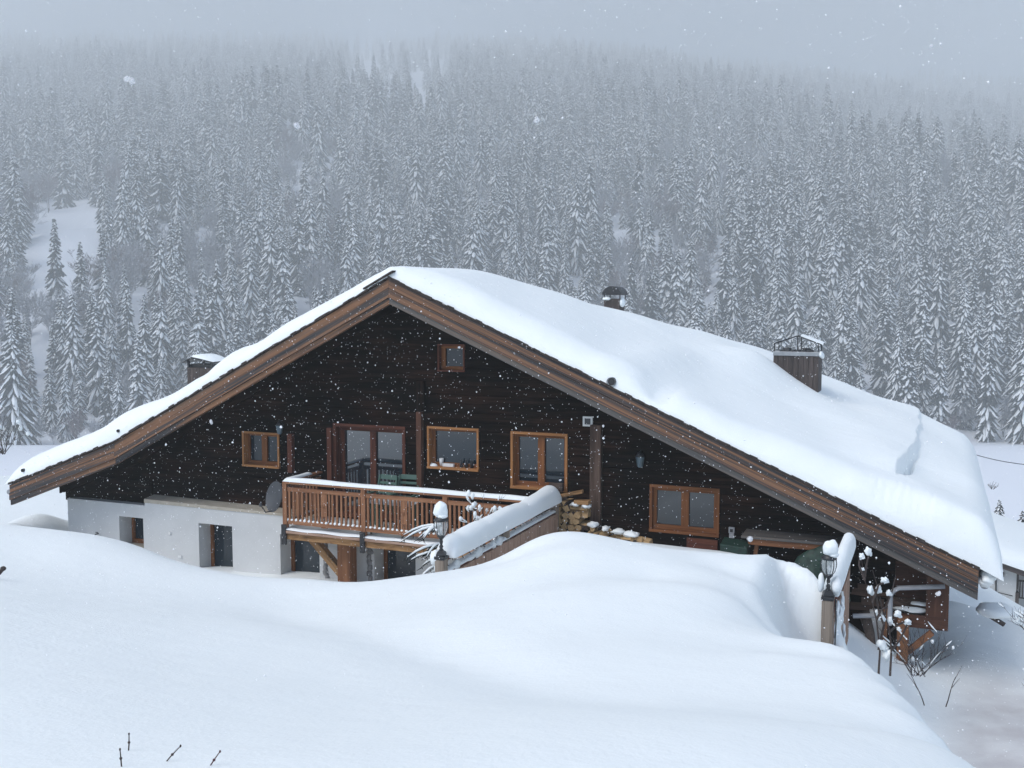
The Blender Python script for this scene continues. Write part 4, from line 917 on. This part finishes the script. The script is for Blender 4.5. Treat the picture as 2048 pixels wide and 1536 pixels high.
mb = MB(); p = at_y(1752, 1262, 18.9); mb.box(p.x - .12, p.x + .1, 18.9, 19.1, -2.3, p.z + .35, along='z'); mb.build('plaster_pier', M['plaster'], house)
mb = MB(); p = at_y(1770, 1262, 18.8); mb.box(p.x - .035, p.x + .035, 18.75, 18.85, -2.3, p.z + .4, along='z'); mb.build('door_post', M['postwood'], house)
mb = MB(); p = at_y(1745, 1290, 18.5); mb.tube([p + Vector((-.16, .1, .55)), p + Vector((-.05, 0, .2)), p + Vector((.02, -.05, -.2))], [.10, .085, .06], 9); tag(mb.build('leaning_log', M['bark']), 'dark slanting log leaning against the white pier', 'log')
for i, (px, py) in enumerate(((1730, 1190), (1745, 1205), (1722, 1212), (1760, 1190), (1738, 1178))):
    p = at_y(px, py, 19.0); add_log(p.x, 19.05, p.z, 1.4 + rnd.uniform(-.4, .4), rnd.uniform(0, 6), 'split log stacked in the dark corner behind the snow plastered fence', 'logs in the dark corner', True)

# ------------------------------------------------------------------ neighbouring house
ZN = 46.0
c = at_d(2030, 1233, ZN)
nb = empty('neighbour_house', (c.x, c.y, c.z), 'small white plastered house with snowy roof beyond the low eave', 'house')
gz0 = c.z - 1.0; yN = c.y
xl = at_y(1925, 1200, yN).x; xr = c.x
zt = at_y(2010, 1120, yN).z
mb = MB(); wr = R_((1958, 1168), (1975, 1195), yN)
openings_wall(mb, xl, xr, gz0, zt, yN, yN + .3, [wr]); mb.box(xr - .3, xr, yN + .3, yN + 6, gz0, zt, along='y'); mb.box(xr + .001, xr + 4, yN + 1.6, yN + 1.9, gz0, zt); mb.build('wall', M['plaster'], nb)
mb = MB(); mb.box(wr[0], wr[1], yN + .08, yN + .13, wr[2], wr[3]); w = mb.build('window', M['iron'], nb); mb = MB(); mb.box(wr[0] + .06, wr[1] - .06, yN + .06, yN + .079, wr[2] + .06, wr[3] - .06); mb.build('pane', M['glass'], w)
mb = MB(); a = R_((1976, 1183), (1991, 1212), yN); mb.box(*a[:2], yN - .06, yN - .004, *a[2:]); mb.build('shutter', M['casing'], nb)
mb = MB(); s0 = at_y(2005, 1212, yN); mb.box(s0.x, xr + .01, yN - .12, yN - .004, gz0, at_y(2005, 1211, yN).z); mb.build('stone_plinth', M['greystone'], nb)
mb = MB(); mb.tube([at_y(1992, 1150, yN - .06), at_y(1992, 1225, yN - .06)], .03, 6); mb.tube([at_y(1945, 1172, yN - .08), at_y(2025, 1192, yN - .08)], .02, 5); mb.build('drainpipe', M['iron'], nb)
mb = MB(); mb.box(xr - .1, xr + .12, yN + .302, yN + .5, gz0, zt, along='z'); mb.box(xr - .02, xr + .12, yN - .05, yN + .18, gz0, at_y(2034, 1185, yN).z, along='z'); mb.build('corner_post', M['chimney'], nb)
mb = MB()
for i in range(9): x = xr + .15 + i * .11; mb.box(x, x + .05, yN + .3, yN + .34, at_y(2036, 1198, yN).z, at_y(2036, 1166, yN).z, along='z')
mb.box(xr + .1, xr + 3, yN + .29, yN + .35, at_y(2036, 1166, yN).z, at_y(2036, 1163, yN).z); mb.box(xr + .1, xr + 3, yN + .29, yN + .35, at_y(2036, 1200, yN).z, at_y(2036, 1198, yN).z); mb.build('balcony_railing', M['chimney'], nb)
# roof sloping towards the photographer's right: eave line and ridge from the picture
e0, e1 = at_y(1950, 1108, yN - .8), at_y(2056, 1146, yN - .8)
sl = (e1.z - e0.z) / (e1.x - e0.x); xa, xb2 = e0.x - 1.5, e1.x + 1.6
za, zb2 = e0.z - 1.5 * sl, e1.z + 1.6 * sl
mb = MB(); mb.hexa([(xa, yN - .8, za - .22), (xb2, yN - .8, zb2 - .22), (xb2, yN + 9, zb2 - .22), (xa, yN + 9, za - .22), (xa, yN - .8, za), (xb2, yN - .8, zb2), (xb2, yN + 9, zb2), (xa, yN + 9, za)])
mb.box(e0.x + .5, e1.x - .9, yN - .3, yN - .01, e1.z - .4, e0.z - .9, along='x'); rf = mb.build('roof', M['chimney'], nb)
mb = MB(); P = []
for y, h in ((yN - .86, .02), (yN - .84, .25), (yN - .7, .5), (yN - .3, .68), (yN + 1, .75), (yN + 4, .8), (yN + 7, .75), (yN + 9, .3), (yN + 9.1, .02)):
    P.append([(xa + (xb2 + .1 - xa) * t, y, za + (zb2 - za) * t + h * (min(1, (1 - t) * 14) ** .5 if t < .999 else .03)) for t in np.linspace(0, 1, 20)])
mb.grid(P); mb.build('roof_snow', M['snow'], nb)
# overhead cable
mb = MB(); a, b = at_y(1930, 903, 31.0), at_d(2075, 932, 24.0); mb.tube([a.lerp(b, t) - Vector((0, 0, .06 * math.sin(math.pi * t))) for t in np.linspace(0, 1, 9)], .010, 5); tag(mb.build('overhead_cable', M['iron']), 'thin black cable running out from the far eave', 'cable')
p = at_d(1992, 1238, 17.8); mb = MB(); mb.beam(p + Vector((-.2, 0, .1)), p + Vector((.13, -.1, -.06)), .10, .05); t = mb.build('buried_board', M['chimney']); tag(t, 'board end poking out from under a snow pillow', 'board')
mb = MB(); mb.blob(p + Vector((0, .1, .12)), (.34, .3, .13), seed=4, nu=16, nv=10); mb.build('snow_cap', M['snow'], t)

# ------------------------------------------------------------------ shrubs and twigs
def shoot(mb, p, d, L, r, rr, depth, snow=None, bend=.25, kids=(2, 4), tips=None):
    p = Vector(p); d = Vector(d).normalized(); P = [p.copy()]; n = 5
    for i in range(n):
        d = (d + Vector((rr.uniform(-1, 1), rr.uniform(-1, 1), rr.uniform(-.6, .9))) * bend * .4).normalized(); p = p + d * L / n; P.append(p.copy())
    mb.tube(P, [r * (1 - .12 * i) for i in range(n + 1)], 5, cap=False)
    if snow is not None: snow.append((P, r))
    if depth <= 0:
        if tips is not None: tips.append(P[-1])
        return
    for _ in range(rr.randint(*kids)):
        i = rr.randint(2, n); dd = (d + Vector((rr.uniform(-1, 1), rr.uniform(-1, 1), rr.uniform(-.3, .9))) * .8).normalized()
        shoot(mb, P[i], dd, L * rr.uniform(.45, .7), r * .6, rr, depth - 1, snow, bend, kids, tips)
def shrub(name, base, label, seed, stems, L, r, depth, spread=.5, snowy=.5, lumps=0, mat='twig', lean=(0, 0), group=None, kids=(2, 4), lump=.06):
    rr = random.Random(seed); t = empty(name, base, label, 'shrub', group); mb = MB(); sn = []; tips = []
    for _ in range(stems):
        shoot(mb, Vector(base) + Vector((rr.uniform(-.12, .12), rr.uniform(-.1, .1), -.1)), (rr.uniform(-1, 1) * spread + lean[0], rr.uniform(-1, 1) * spread + lean[1], 1), L * rr.uniform(.7, 1.1), r, rr, depth, sn, tips=tips, kids=kids)
    mb.build('branches', M[mat], t); mb = MB()
    for P, rad in sn:
        if rr.random() < snowy:
            a, b = P[1], P[4]; 
            if abs((b - a).normalized().z) < .85: mb.tube([q + Vector((0, 0, rad + .012)) for q in P[1:]], [.006, .010, .013, .010, .005], 6)
    rr.shuffle(tips)
    for q in tips[:lumps]: mb.blob(q, (lump * rr.uniform(.7, 1.1), lump * rr.uniform(.7, 1.1), lump * rr.uniform(.9, 1.5)), seed=rr.random() * 90, nu=10, nv=8, amp=.4)
    if mb.v: mb.build('branch_snow', M['snow'], t)
    return t
p = Vector((-7.3, 16.2, .72)); shrub('bare_shrub', p, 'bare shrub loaded with snow behind the fence snow', 3, 8, .62, .009, 3, .85, .6, 16, lump=.038, kids=(2, 3))
def spray(px, py, z, seed, label, n=16):
    rr = random.Random(seed); b = at_d(px, py, z); t = empty('snowy_conifer', b, label, 'shrub'); mb = MB(); ms = MB()
    for i in range(n):
        h = rr.uniform(-.35, .55); a = rr.uniform(2.4, 4.6); L = rr.uniform(.35, .75); P = []
        for k in range(5):
            s = k / 4; P.append(b + Vector((math.cos(a) * L * s, math.sin(a) * L * s * .6, h + .05 * s - .22 * s * s)))
        mb.tube(P, [.012, .01, .009, .007, .004], 5)
        for k in range(1, 5):
            for sg in (-1, 1): mb.tube([P[k], P[k] + Vector((math.cos(a + sg) * .09, math.sin(a + sg) * .07, -.05))], [.008, .003], 4)
        ms.tube([q + Vector((0, 0, .022)) for q in P], [.008, .017, .02, .016, .006], 6)
    mb.tube([b + Vector((0, 0, -1)), b + Vector((0, 0, .6))], [.03, .012], 6)
    mb.build('branches', M['needle'], t); ms.build('branch_snow', M['snow'], t)
spray(882, 1118, 15.8, 5, 'snow striped conifer twigs beside the lantern below the balcony')
p = at_d(1770, 1345, 13.6); rr = random.Random(21)
t = empty('rose_shrub', p, 'tall thin shrub with snow tufts in front of the log store', 'shrub'); mb = MB(); ms = MB()
stems = [[(1757, 1350), (1760, 1300), (1753, 1240), (1742, 1195), (1729, 1160), (1722, 1112)], [(1757, 1300), (1768, 1250), (1772, 1215), (1785, 1180), (1792, 1150)], [(1780, 1352), (1783, 1300), (1778, 1255), (1765, 1220), (1757, 1180), (1745, 1140)],
         [(1729, 1160), (1718, 1130), (1720, 1108)], [(1729, 1160), (1733, 1130), (1738, 1106)], [(1753, 1240), (1762, 1220), (1775, 1212)], [(1745, 1205), (1757, 1170), (1770, 1165)], [(1778, 1265), (1795, 1250), (1812, 1242)], [(1783, 1300), (1800, 1280), (1816, 1246)], [(1768, 1250), (1758, 1226), (1752, 1190)]]
for i, s in enumerate(stems):
    z = 13.6 + .15 * math.sin(i * 2); mb.tube([at_d(x, y, z + .05 * k) for k, (x, y) in enumerate(s)], [.016 * (1 - .13 * k) for k in range(len(s))], 6)
for px, py, w, h in ((1723, 1112, 7, 8), (1736, 1103, 8, 10), (1769, 1160, 9, 7), (1740, 1180, 8, 12), (1757, 1178, 7, 10), (1778, 1186, 7, 7), (1795, 1228, 9, 9), (1815, 1244, 7, 7), (1755, 1225, 6, 8), (1762, 1236, 10, 7), (1780, 1240, 6, 9), (1798, 1258, 5, 5), (1795, 1288, 5, 5), (1724, 1138, 5, 4), (1765, 1290, 12, 14), (1775, 1310, 12, 16)):
    q = at_d(px, py, 13.62); k = 13.6 / F; ms.blob(q, (w * k * .72, w * k * .72, h * k * .74), seed=px, amp=.75, nu=14, nv=10); ms.blob(q + Vector((w * k * .5, .01, -h * k * .45)), (w * k * .5, w * k * .4, h * k * .4), seed=py, amp=.8, nu=10, nv=8)
mb.build('branches', M['twig'], t); ms.build('branch_snow', M['snow'], t)
p = at_d(1838, 1338, 15.6); shrub('bare_shrub', p, 'low bare bush spreading beside the foot of the log store', 9, 14, .55, .007, 2, 1.0, .08, 3, lump=.025)
p = at_d(2085, 1268, 12.5); shrub('bare_shrub', p, 'bare bush reaching in at the picture edge above the path', 14, 6, .32, .006, 2, .7, .4, 2, lean=(-.6, 0), lump=.025)
p = at_d(2085, 1420, 10.8); shrub('bare_shrub', p, 'bare bush reaching in at the picture edge low beside the path', 17, 6, .36, .006, 2, .6, .2, 1, lean=(-.7, 0), lump=.02)
p = at_d(1846, 1395, 9.0); shrub('bare_shrub', (p.x + .1, p.y + .7, p.z - .25), 'single bare sprout poking over the snow edge by the path', 23, 2, .4, .006, 1, .3, .1, 0, lump=.02)
p = at_d(5, 905, 62); shrub('bare_shrub', p, 'pale bare bush at the edge of the far snowfield', 31, 10, 1.3, .03, 2, .9, .6, 6, lump=.12)
p = at_d(4, 1140, 12.5); mb = MB(); mb.tube([p + Vector((-.1, 0, -.1)), p + Vector((.0, 0, .0)), p + Vector((.04, 0, .02))], [.02, .025, .015], 6); mb.blob(p + Vector((.02, 0, .02)), (.04, .03, .03), seed=2); tag(mb.build('twig', M['twig']), 'dark twig tip poking out at the snow edge beside the white wall', 'twig')
def sprout(pts, r, mat, label, bud=True):
    mb = MB(); P = [at_d(x, y, z) for x, y, z in pts]; P[0] = P[0] + (P[0] - P[1]) * .6
    mb.tube(P, [r * 1.1] + [r] * (len(P) - 2) + [r * .7], 6)
    for q in (P[1].lerp(P[2], .15),): mb.blob(q, (r * 2.1, r * 1.8, r * 2.2), seed=4, nu=8, nv=6)
    mb.blob(P[-1], (r * 1.4, r * 1.4, r * 2.2), seed=5, nu=8, nv=6); tag(mb.build('twig', M[mat]), label, 'twig', 'twigs sticking out of the nearest snow')
def surf(px, py):
    lo = 3.0; d = ray(px, py)
    for k in range(1400):
        p = EYE + d * lo
        if p[2] < gz(p[0], p[1]): return lo
        lo += .01
    return lo
z = surf(244, 1534); sprout([(244, 1545, z), (242, 1520, z), (240, 1499, z)], .0028, 'twig', 'short upright grey twig, lowest of the four')
z = surf(257, 1502); sprout([(257, 1502, z), (258, 1488, z), (258, 1468, z)], .0028, 'twig', 'upright grey twig standing tallest in the snow')
z = surf(333, 1523); sprout([(333, 1523, z), (342, 1512, z), (361, 1492, z)], .0028, 'twig', 'slanting grey twig between the upright pair and the red one')
z = surf(421, 1531); sprout([(421, 1531, z), (426, 1523, z), (440, 1503, z)], .0028, 'redtwig', 'slanting dark red twig in the snow')

# ------------------------------------------------------------------ trees
def spruce(seed, H=24.0, slim=.165, droop=1.0, snow=.85):
    r = random.Random(seed); mb = MB(); z = H * r.uniform(.04, .10); R = H * slim * 1.12
    while z < H * .985:
        t = z / H; env = R * ((1 - t) ** .8) * (1 if t > .12 else .8) + .22
        nb_ = 8 if t < .55 else 7 if t < .85 else 5; a0 = r.uniform(0, 6.28); step = H * r.uniform(.034, .045) * (1.0 - .4 * t)
        for i in range(nb_):
            if r.random() < .06: continue
            a = a0 + i * 6.283 / nb_ + r.uniform(-.35, .35); L = env * r.uniform(.70, 1.25)
            ca, sa = math.cos(a), math.sin(a); zz = z + r.uniform(-.5, .5) * step; ring = []
            A = (-.25 - .30 * (1 - t)) * droop * r.uniform(.7, 1.3); B = -.55 * droop * r.uniform(.7, 1.3); w0 = min(.50, .13 * L + .14) * r.uniform(.75, 1.25); tw = r.uniform(-.25, .25)
            for k in range(5):
                q = k / 4; rad = .08 + L * q * (1 - .12 * q); dz = L * (A * q + B * q * q + .18 * q ** 4); w = w0 * (.35, .85, 1, .85, .22)[k]
                an = a + tw * q; c = Vector((math.cos(an) * rad, math.sin(an) * rad, zz + dz)); ring.append((c, Vector((-math.sin(an), math.cos(an), 0)), w))
            thick = r.random() < snow
            for k in range(4):
                (c, s1, w), (c2, s2, w2) = ring[k], ring[k + 1]; dn = Vector((0, 0, -1))
                l, l2, r1, r2 = c - s1 * w + dn * w * .8, c2 - s2 * w2 + dn * w2 * .8, c + s1 * w + dn * w * .8, c2 + s2 * w2 + dn * w2 * .8
                mb.face([l, c, c2, l2], 0); mb.face([c, r1, r2, c2], 0)
                mb.face([l, l2, l2 + dn * w2 * r.uniform(.5, 1.1), l + dn * w * r.uniform(.5, 1.1)], 0); mb.face([r1, r1 + dn * w * r.uniform(.5, 1.1), r2 + dn * w2 * r.uniform(.5, 1.1), r2], 0)
                if (thick and r.random() < .93) or r.random() < .3:
                    h = .07 + .10 * w; e = Vector((0, 0, h)); f = r.uniform(.62, .95); g = Vector((0, 0, h * .5))
                    m1, m2 = c + e, c2 + e * (1 if k < 3 else .5); la, lb, ra, rb = c.lerp(l, f) + g, c2.lerp(l2, f) + g, c.lerp(r1, f) + g, c2.lerp(r2, f) + g
                    mb.face([la, m1, m2, lb], 1); mb.face([m1, ra, rb, m2], 1)
        z += step
    mb.tube([(0, 0, H * .9), (0, 0, H * 1.0)], [.14, .03], 4, mat=1)
    tr = MB(); tr.tube([(0, 0, -2.5), (0, 0, H * .3), (0, 0, H * .95)], [H * .013, H * .010, .03], 6)
    return mb.mesh('crown', [M['needle'], M['tree_snow']]), tr.mesh('trunk', M['trunk'])
def bare(seed, H=12.0, mat='frost', spread=.75):
    r = random.Random(seed); mb = MB()
    def br(p, d, L, rad, dep):
        P = [p]; 
        for i in range(3):
            d = (d + Vector((r.uniform(-1, 1), r.uniform(-1, 1), r.uniform(-.5, .8))) * .22).normalized(); P.append(P[-1] + d * L / 3)
        mb.tube(P, [rad, rad * .8, rad * .6, rad * .4], 3, cap=False, smooth=False)
        if dep == 0: return
        for i in range(r.randint(4, 5)):
            q = P[r.choice((1, 2, 2, 3))]; dd = (d + Vector((r.uniform(-1, 1), r.uniform(-1, 1), r.uniform(-.45, .8))) * spread).normalized(); br(q, dd, L * r.uniform(.45, .7), max(rad * .55, .045), dep - 1)
    for i in range(3): br(Vector((r.uniform(-.3, .3), r.uniform(-.3, .3), H * .05)), Vector((r.uniform(-.4, .4), r.uniform(-.4, .4), 1)), H * .5, .10, 4)
    tr = MB(); tr.tube([(0, 0, -1.0), (0, 0, H * .12)], [.18, .12], 5)
    return mb.mesh('crown', M[mat]), tr.mesh('trunk', M['trunk'])
SPR = [spruce(100 + i, 24, sl, dr, sn) for i, (sl, dr, sn) in enumerate(((.150, 1.0, .8), (.170, 1.1, .7), (.135, .95, .85), (.185, 1.15, .75), (.155, .85, .5), (.165, 1.2, .9), (.125, 1.05, .6), (.14, .9, .35)))]
BAR = [bare(300 + i, 12, m) for i, m in enumerate(('frost', 'frost', 'frost_purple', 'frost'))]
def place_tree(name, pair, x, y, z, s, rz, label, cat, grp, sxy=1.0):
    t = bpy.data.objects.new(name, None); COL.objects.link(t); t.location = (x, y, z); t.rotation_euler = (0, 0, rz); t.scale = (s * sxy, s * sxy, s); t.empty_display_size = 1
    tag(t, label, cat, grp)
    for n, me in (('crown', pair[0]), ('trunk', pair[1])):
        o = bpy.data.objects.new(n, me); COL.objects.link(o); o.parent = t
    return t
SIL_X = [0, 30, 130, 270, 370, 490, 775, 1000, 1100, 1210, 1360, 1545, 1700, 1840, 1890, 1940, 1985, 2048]
SIL_Y = [940, 935, 890, 818, 765, 690, 533, 547, 570, 600, 640, 705, 775, 830, 858, 905, 1040, 1070]
CLEAR = [(64, 205, 412, 600, .96), (205, 238, 420, 560, .5), (64, 108, 600, 690, .9), (178, 204, 600, 660, .85), (690, 905, 110, 240, .86), (555, 590, 395, 445, .9), (1690, 1900, 278, 345, .75), (1395, 1420, 280, 350, .8), (560, 690, 330, 560, .68), (1180, 1260, 430, 520, .45), (1340, 1400, 540, 600, .6), (900, 960, 330, 430, .3)]
tr_ = random.Random(5); cand = []
u = 276.0
while u < 3000:
    sp = float(np.interp(u, [276, 450, 900, 1600, 2350, 3000], [9.2, 11.2, 15.0, 20, 25, 30])); half = .56 * u + 40; v = -half + tr_.uniform(0, sp)
    while v < half:
        uj, vj = u + tr_.uniform(-sp, sp) * .55, v + tr_.uniform(-sp, sp) * .42
        x, y = uj * FWD[0] + vj * RGT[0], uj * FWD[1] + vj * RGT[1]; cand.append((x, y, uj, vj)); v += sp
    u += sp * 1.12
cx = np.array([c[0] for c in cand]); cyy = np.array([c[1] for c in cand]); cz = far_ground(cx, cyy)
ind, stuff, bares = [], [], []
for (x, y, uj, vj), z in zip(cand, cz):
    if uj < 277 + 12 * math.sin(vj * .014 + 1): continue
    s = float(np.interp(uj, [280, 450, 900, 1600], [1.38, 1.68, 2.15, 2.45])) * tr_.uniform(.58, 1.12) * (1.0 if tr_.random() < .85 else .55); kind = tr_.randrange(len(SPR)); rz = tr_.uniform(0, 6.28)
    px, py, d = proj((x, y, z)); tx, ty, _ = proj((x, y, z + 24 * s))
    drop = False; bareq = False
    for x0, x1, y0, y1, pr in CLEAR:
        nz = (60 if y1 < 240 else 18) * mnoise.noise(Vector((x * .013, y * .013, 7)))
        if x0 + nz < px < x1 + nz and y0 < py + nz < y1 and tr_.random() < pr: drop = True; bareq = tr_.random() < .35 and pr < .9
    cl = mnoise.noise(Vector((x * .009, y * .009, 3.3)))
    if not drop and cl > .26 and tr_.random() < .6: drop, bareq = True, tr_.random() < .75
    if uj < 305 and tr_.random() < .25: drop, bareq = True, True
    inframe = -20 < px < 2068 and ty < np.interp(px, SIL_X, SIL_Y) - 6
    if drop:
        if bareq and inframe: bares.append((d, x, y, float(z), float(np.interp(uj, [280, 330, 900], [.85, 1.6, 2.4])) * tr_.uniform(.6, 1.2), rz, px, py))
        continue
    (ind if inframe else stuff).append((d / s, x, y, float(z), s, rz, kind, px, py))
ind.sort(); stuff += ind[300:]; ind = ind[:300]
def zone(px, py):
    if px < 400: return 'beyond the steep end of the roof'
    if px < 900: return 'seen above the rising roof edge'
    if px < 1380: return 'seen above the ridge and cowl'
    if px < 1700: return 'rising beyond the wire hooded chimney'
    return 'rising beyond the low far eave'
for k, (_, x, y, z, s, rz, kind, px, py) in enumerate(ind):
    zn = zone(px, py); w = 'slim' if kind in (2, 6, 7) else 'broad' if kind in (1, 3) else 'tall' if s > .9 else 'small' if s < .6 else 'straight'
    place_tree('spruce_tree', SPR[kind], x, y, z, s, rz, f'{w} snow laden spruce in the forest {zn}', 'spruce', f'{w} spruces {zn}', sxy=tr_.uniform(.9, 1.12))
for v in np.arange(-330, 330, 5.0):                 # frosted bushes along the foot of the forest
    uj, vj = tr_.uniform(272, 292) + 12 * math.sin(v * .014 + 1), v + tr_.uniform(-3, 3); x, y = uj * FWD[0] + vj * RGT[0], uj * FWD[1] + vj * RGT[1]; z = float(far_ground(x, y)); px, py, d = proj((x, y, z))
    if -20 < px < 330 or 1880 < px < 2068: bares.append((d * .1, x, y, z - .4, tr_.uniform(.35, .8), tr_.uniform(0, 6), px, py))
bares.sort()
for k, (d, x, y, z, s, rz, px, py) in enumerate(bares[:220]):
    kk = k % 4; place_tree('bare_tree', BAR[kk], x, y, z, s, rz, ('purplish bare tree' if kk == 2 else 'frosted bare tree') + f' among the spruces {zone(px, py)}', 'tree', ('purplish' if kk == 2 else 'frosted') + f' bare trees {zone(px, py)}')
# the two young spruces behind the neighbour's roof
for px, pyt, pyb, zz, lab in ((1995, 996, 1110, 62, 'young spruce peeking over the neighbouring roof beside the big eave'), (2041, 1018, 1120, 62, 'young spruce over the neighbouring roof at the picture edge')):
    a, b = at_d(px, pyb, zz), at_d(px, pyt, zz); s = (b.z - a.z) / 24; place_tree('spruce_tree', SPR[1], a.x, a.y, a.z, s, px, lab, 'spruce', None, sxy=1.5)
# a few dry stubs on the far snowfield
p = at_d(1985, 976, 95); shrub('bare_shrub', p, 'dark tuft of brush on the open far snowfield', 41, 6, .7, .03, 1, 1.2, .3, 0, lump=.1)
# the rest of the forest, which nobody could count: one object
def forest_object(items):
    me = bpy.data.meshes.new('spruce_forest'); me.from_pydata([(i[1], i[2], i[3]) for i in items], [], [])
    for nm, vals, tp in (('rz', [i[5] for i in items], 'FLOAT'), ('sc', [i[4] for i in items], 'FLOAT'), ('kd', [i[6] for i in items], 'INT')):
        a = me.attributes.new(nm, tp, 'POINT'); a.data.foreach_set('value', vals)
    o = bpy.data.objects.new('spruce_forest', me); COL.objects.link(o)
    ng = bpy.data.node_groups.new('forest', 'GeometryNodeTree'); ng.interface.new_socket('Geometry', in_out='INPUT', socket_type='NodeSocketGeometry'); ng.interface.new_socket('Geometry', in_out='OUTPUT', socket_type='NodeSocketGeometry')
    gi, go = ng.nodes.new('NodeGroupInput'), ng.nodes.new('NodeGroupOutput'); jn = ng.nodes.new('GeometryNodeJoinGeometry'); lk = ng.links
    def attr(n, t='FLOAT'):
        a = ng.nodes.new('GeometryNodeInputNamedAttribute'); a.data_type = t; a.inputs['Name'].default_value = n; return a.outputs[0]
    rz, sc, kd = attr('rz'), attr('sc'), attr('kd', 'INT'); cmb = ng.nodes.new('ShaderNodeCombineXYZ'); lk.new(rz, cmb.inputs[2])
    crowns = {}
    for ob in bpy.data.objects:
        if ob.type == 'MESH' and ob.name.startswith('crown'): crowns.setdefault(ob.data.name, ob)
    for k, (cm, tm) in enumerate(SPR):
        if cm.name not in crowns: continue
        oi = ng.nodes.new('GeometryNodeObjectInfo'); oi.transform_space = 'ORIGINAL'; oi.inputs['Object'].default_value = crowns[cm.name]; oi.inputs['As Instance'].default_value = True
        cp = ng.nodes.new('FunctionNodeCompare'); cp.data_type = 'INT'; cp.operation = 'EQUAL'
        ins = [s for s in cp.inputs if s.enabled and s.type == 'INT'] or [s for s in cp.inputs if s.type == 'INT']
        lk.new(kd, ins[0]); ins[1].default_value = k
        ip = ng.nodes.new('GeometryNodeInstanceOnPoints'); lk.new(gi.outputs[0], ip.inputs['Points']); lk.new(cp.outputs[0], ip.inputs['Selection']); lk.new(oi.outputs['Geometry'], ip.inputs['Instance'])
        lk.new(cmb.outputs[0], ip.inputs['Rotation']); lk.new(sc, ip.inputs['Scale']); lk.new(ip.outputs[0], jn.inputs[0])
    lk.new(jn.outputs[0], go.inputs[0]); md = o.modifiers.new('forest', 'NODES'); md.node_group = ng
    return tag(o, 'dense snow covered spruce forest fading into mist up the mountainside', 'forest', kind='stuff')
forest_object(stuff)
print('trees', len(ind), 'stuff', len(stuff), 'bare', len(bares))

# ------------------------------------------------------------------ falling snow
def falling_snow(n=50000):
    r = np.random.default_rng(4); x = r.uniform(-18, 8, n); y = .8 + 17.8 * r.random(n) ** .8; z = r.uniform(-1, 9.5, n)
    g = ground(x, y); d = np.hypot(x, y); ok = (z > g + .1) & (d > 2.2)
    ok &= ~((y > 17.7) & (z < roof_z(x, y) + .7) & (z > roof_z(x, y) - .6))
    P = np.stack([x, y, z], 1)[ok]; size = (r.gamma(2.2, .0013, len(P)) + .0010) * np.clip(d[ok] / 9, .45, 1.15)
    base = np.array([(1, 0, 0), (-1, 0, 0), (0, 1, 0), (0, -1, 0), (0, 0, 1), (0, 0, -1)], float); F8 = np.array([(0, 2, 4), (2, 1, 4), (1, 3, 4), (3, 0, 4), (2, 0, 5), (1, 2, 5), (3, 1, 5), (0, 3, 5)])
    m = len(P); st = r.uniform(.6, 1.25, (m, 6, 1)); V = (P[:, None] + base[None] * size[:, None, None] * st).reshape(-1, 3)
    FF = (F8[None] + (np.arange(m) * 6)[:, None, None]).reshape(-1, 3); mb = MB()
    for i, (px, py, dd, rad) in enumerate(((262, 160, 1.35, .0075), (594, 251, 1.4, .0058), (1072, 242, 1.4, .0058), (422, 845, 1.5, .0040), (1876, 1188, 1.3, .0050), (1862, 92, 1.6, .003), (918, 695, 1.6, .003), (780, 966, 2, .003), (1120, 960, 2, .003), (1498, 1078, 1.3, .0055), (1206, 852, 2.2, .004), (1362, 118, 2, .002), (590, 944, 2, .0022))):
        c = at_d(px, py, dd)
        for k in range(4): mb.blob(c + Vector(r.normal(0, rad * .22, 3)), Vector(r.uniform(.45, .8, 3) * rad * .8), seed=i * 5 + k, nu=8, nv=6, amp=.5)
    n0 = len(V); V = np.vstack([V, np.array(mb.v)]); faces = FF.tolist() + [[n0 + j for j in f] for f in mb.f]
    me = bpy.data.meshes.new('falling_snow'); me.from_pydata(V.tolist(), [], faces); me.materials.append(M['flake']); me.materials.append(M['near_flake']); me.polygons.foreach_set('material_index', [0] * len(FF) + [1] * len(mb.f)); me.polygons.foreach_set('use_smooth', [True] * len(me.polygons)); me.update()
    o = bpy.data.objects.new('falling_snow', me); COL.objects.link(o); return tag(o, 'scattered white snowflakes falling through the air', 'snowflakes', kind='stuff')
m, nt, b = new_mat('snowflake'); b.inputs['Base Color'].default_value = (.95, .96, .98, 1); b.inputs['Roughness'].default_value = .7
b.inputs['Subsurface Weight'].default_value = 0.0; M['flake'] = m
m, nt, b = new_mat('near snowflake'); b.inputs['Base Color'].default_value = (.95, .96, .98, 1); b.inputs['Alpha'].default_value = .3; M['near_flake'] = m
falling_snow()

# ------------------------------------------------------------------ haze: one even volume round everything
def haze():
    m = bpy.data.materials.new('haze'); m.use_nodes = True; nt = m.node_tree; nt.nodes.clear()
    out = nt.nodes.new('ShaderNodeOutputMaterial'); pv = nt.nodes.new('ShaderNodeVolumePrincipled')
    pv.inputs['Color'].default_value = (0.95, 0.985, 0.98, 1); pv.inputs['Density'].default_value = HAZE_DENSITY; pv.inputs['Anisotropy'].default_value = 0.0
    nt.links.new(pv.outputs[0], out.inputs['Volume'])
    mb = MB(); c = []
    for z in (-60.0, 860.0):
        for u_, v_ in ((-100, -1960), (3120, -1960), (3120, 1960), (-100, 1960)): c.append((u_ * FWD[0] + v_ * RGT[0], u_ * FWD[1] + v_ * RGT[1], z))
    mb.hexa([c[i] for i in (0, 3, 2, 1, 4, 7, 6, 5)]); o = mb.build('haze', m); return tag(o, 'pale mist filling the valley and hiding the upper forest', 'haze', kind='stuff')
haze()
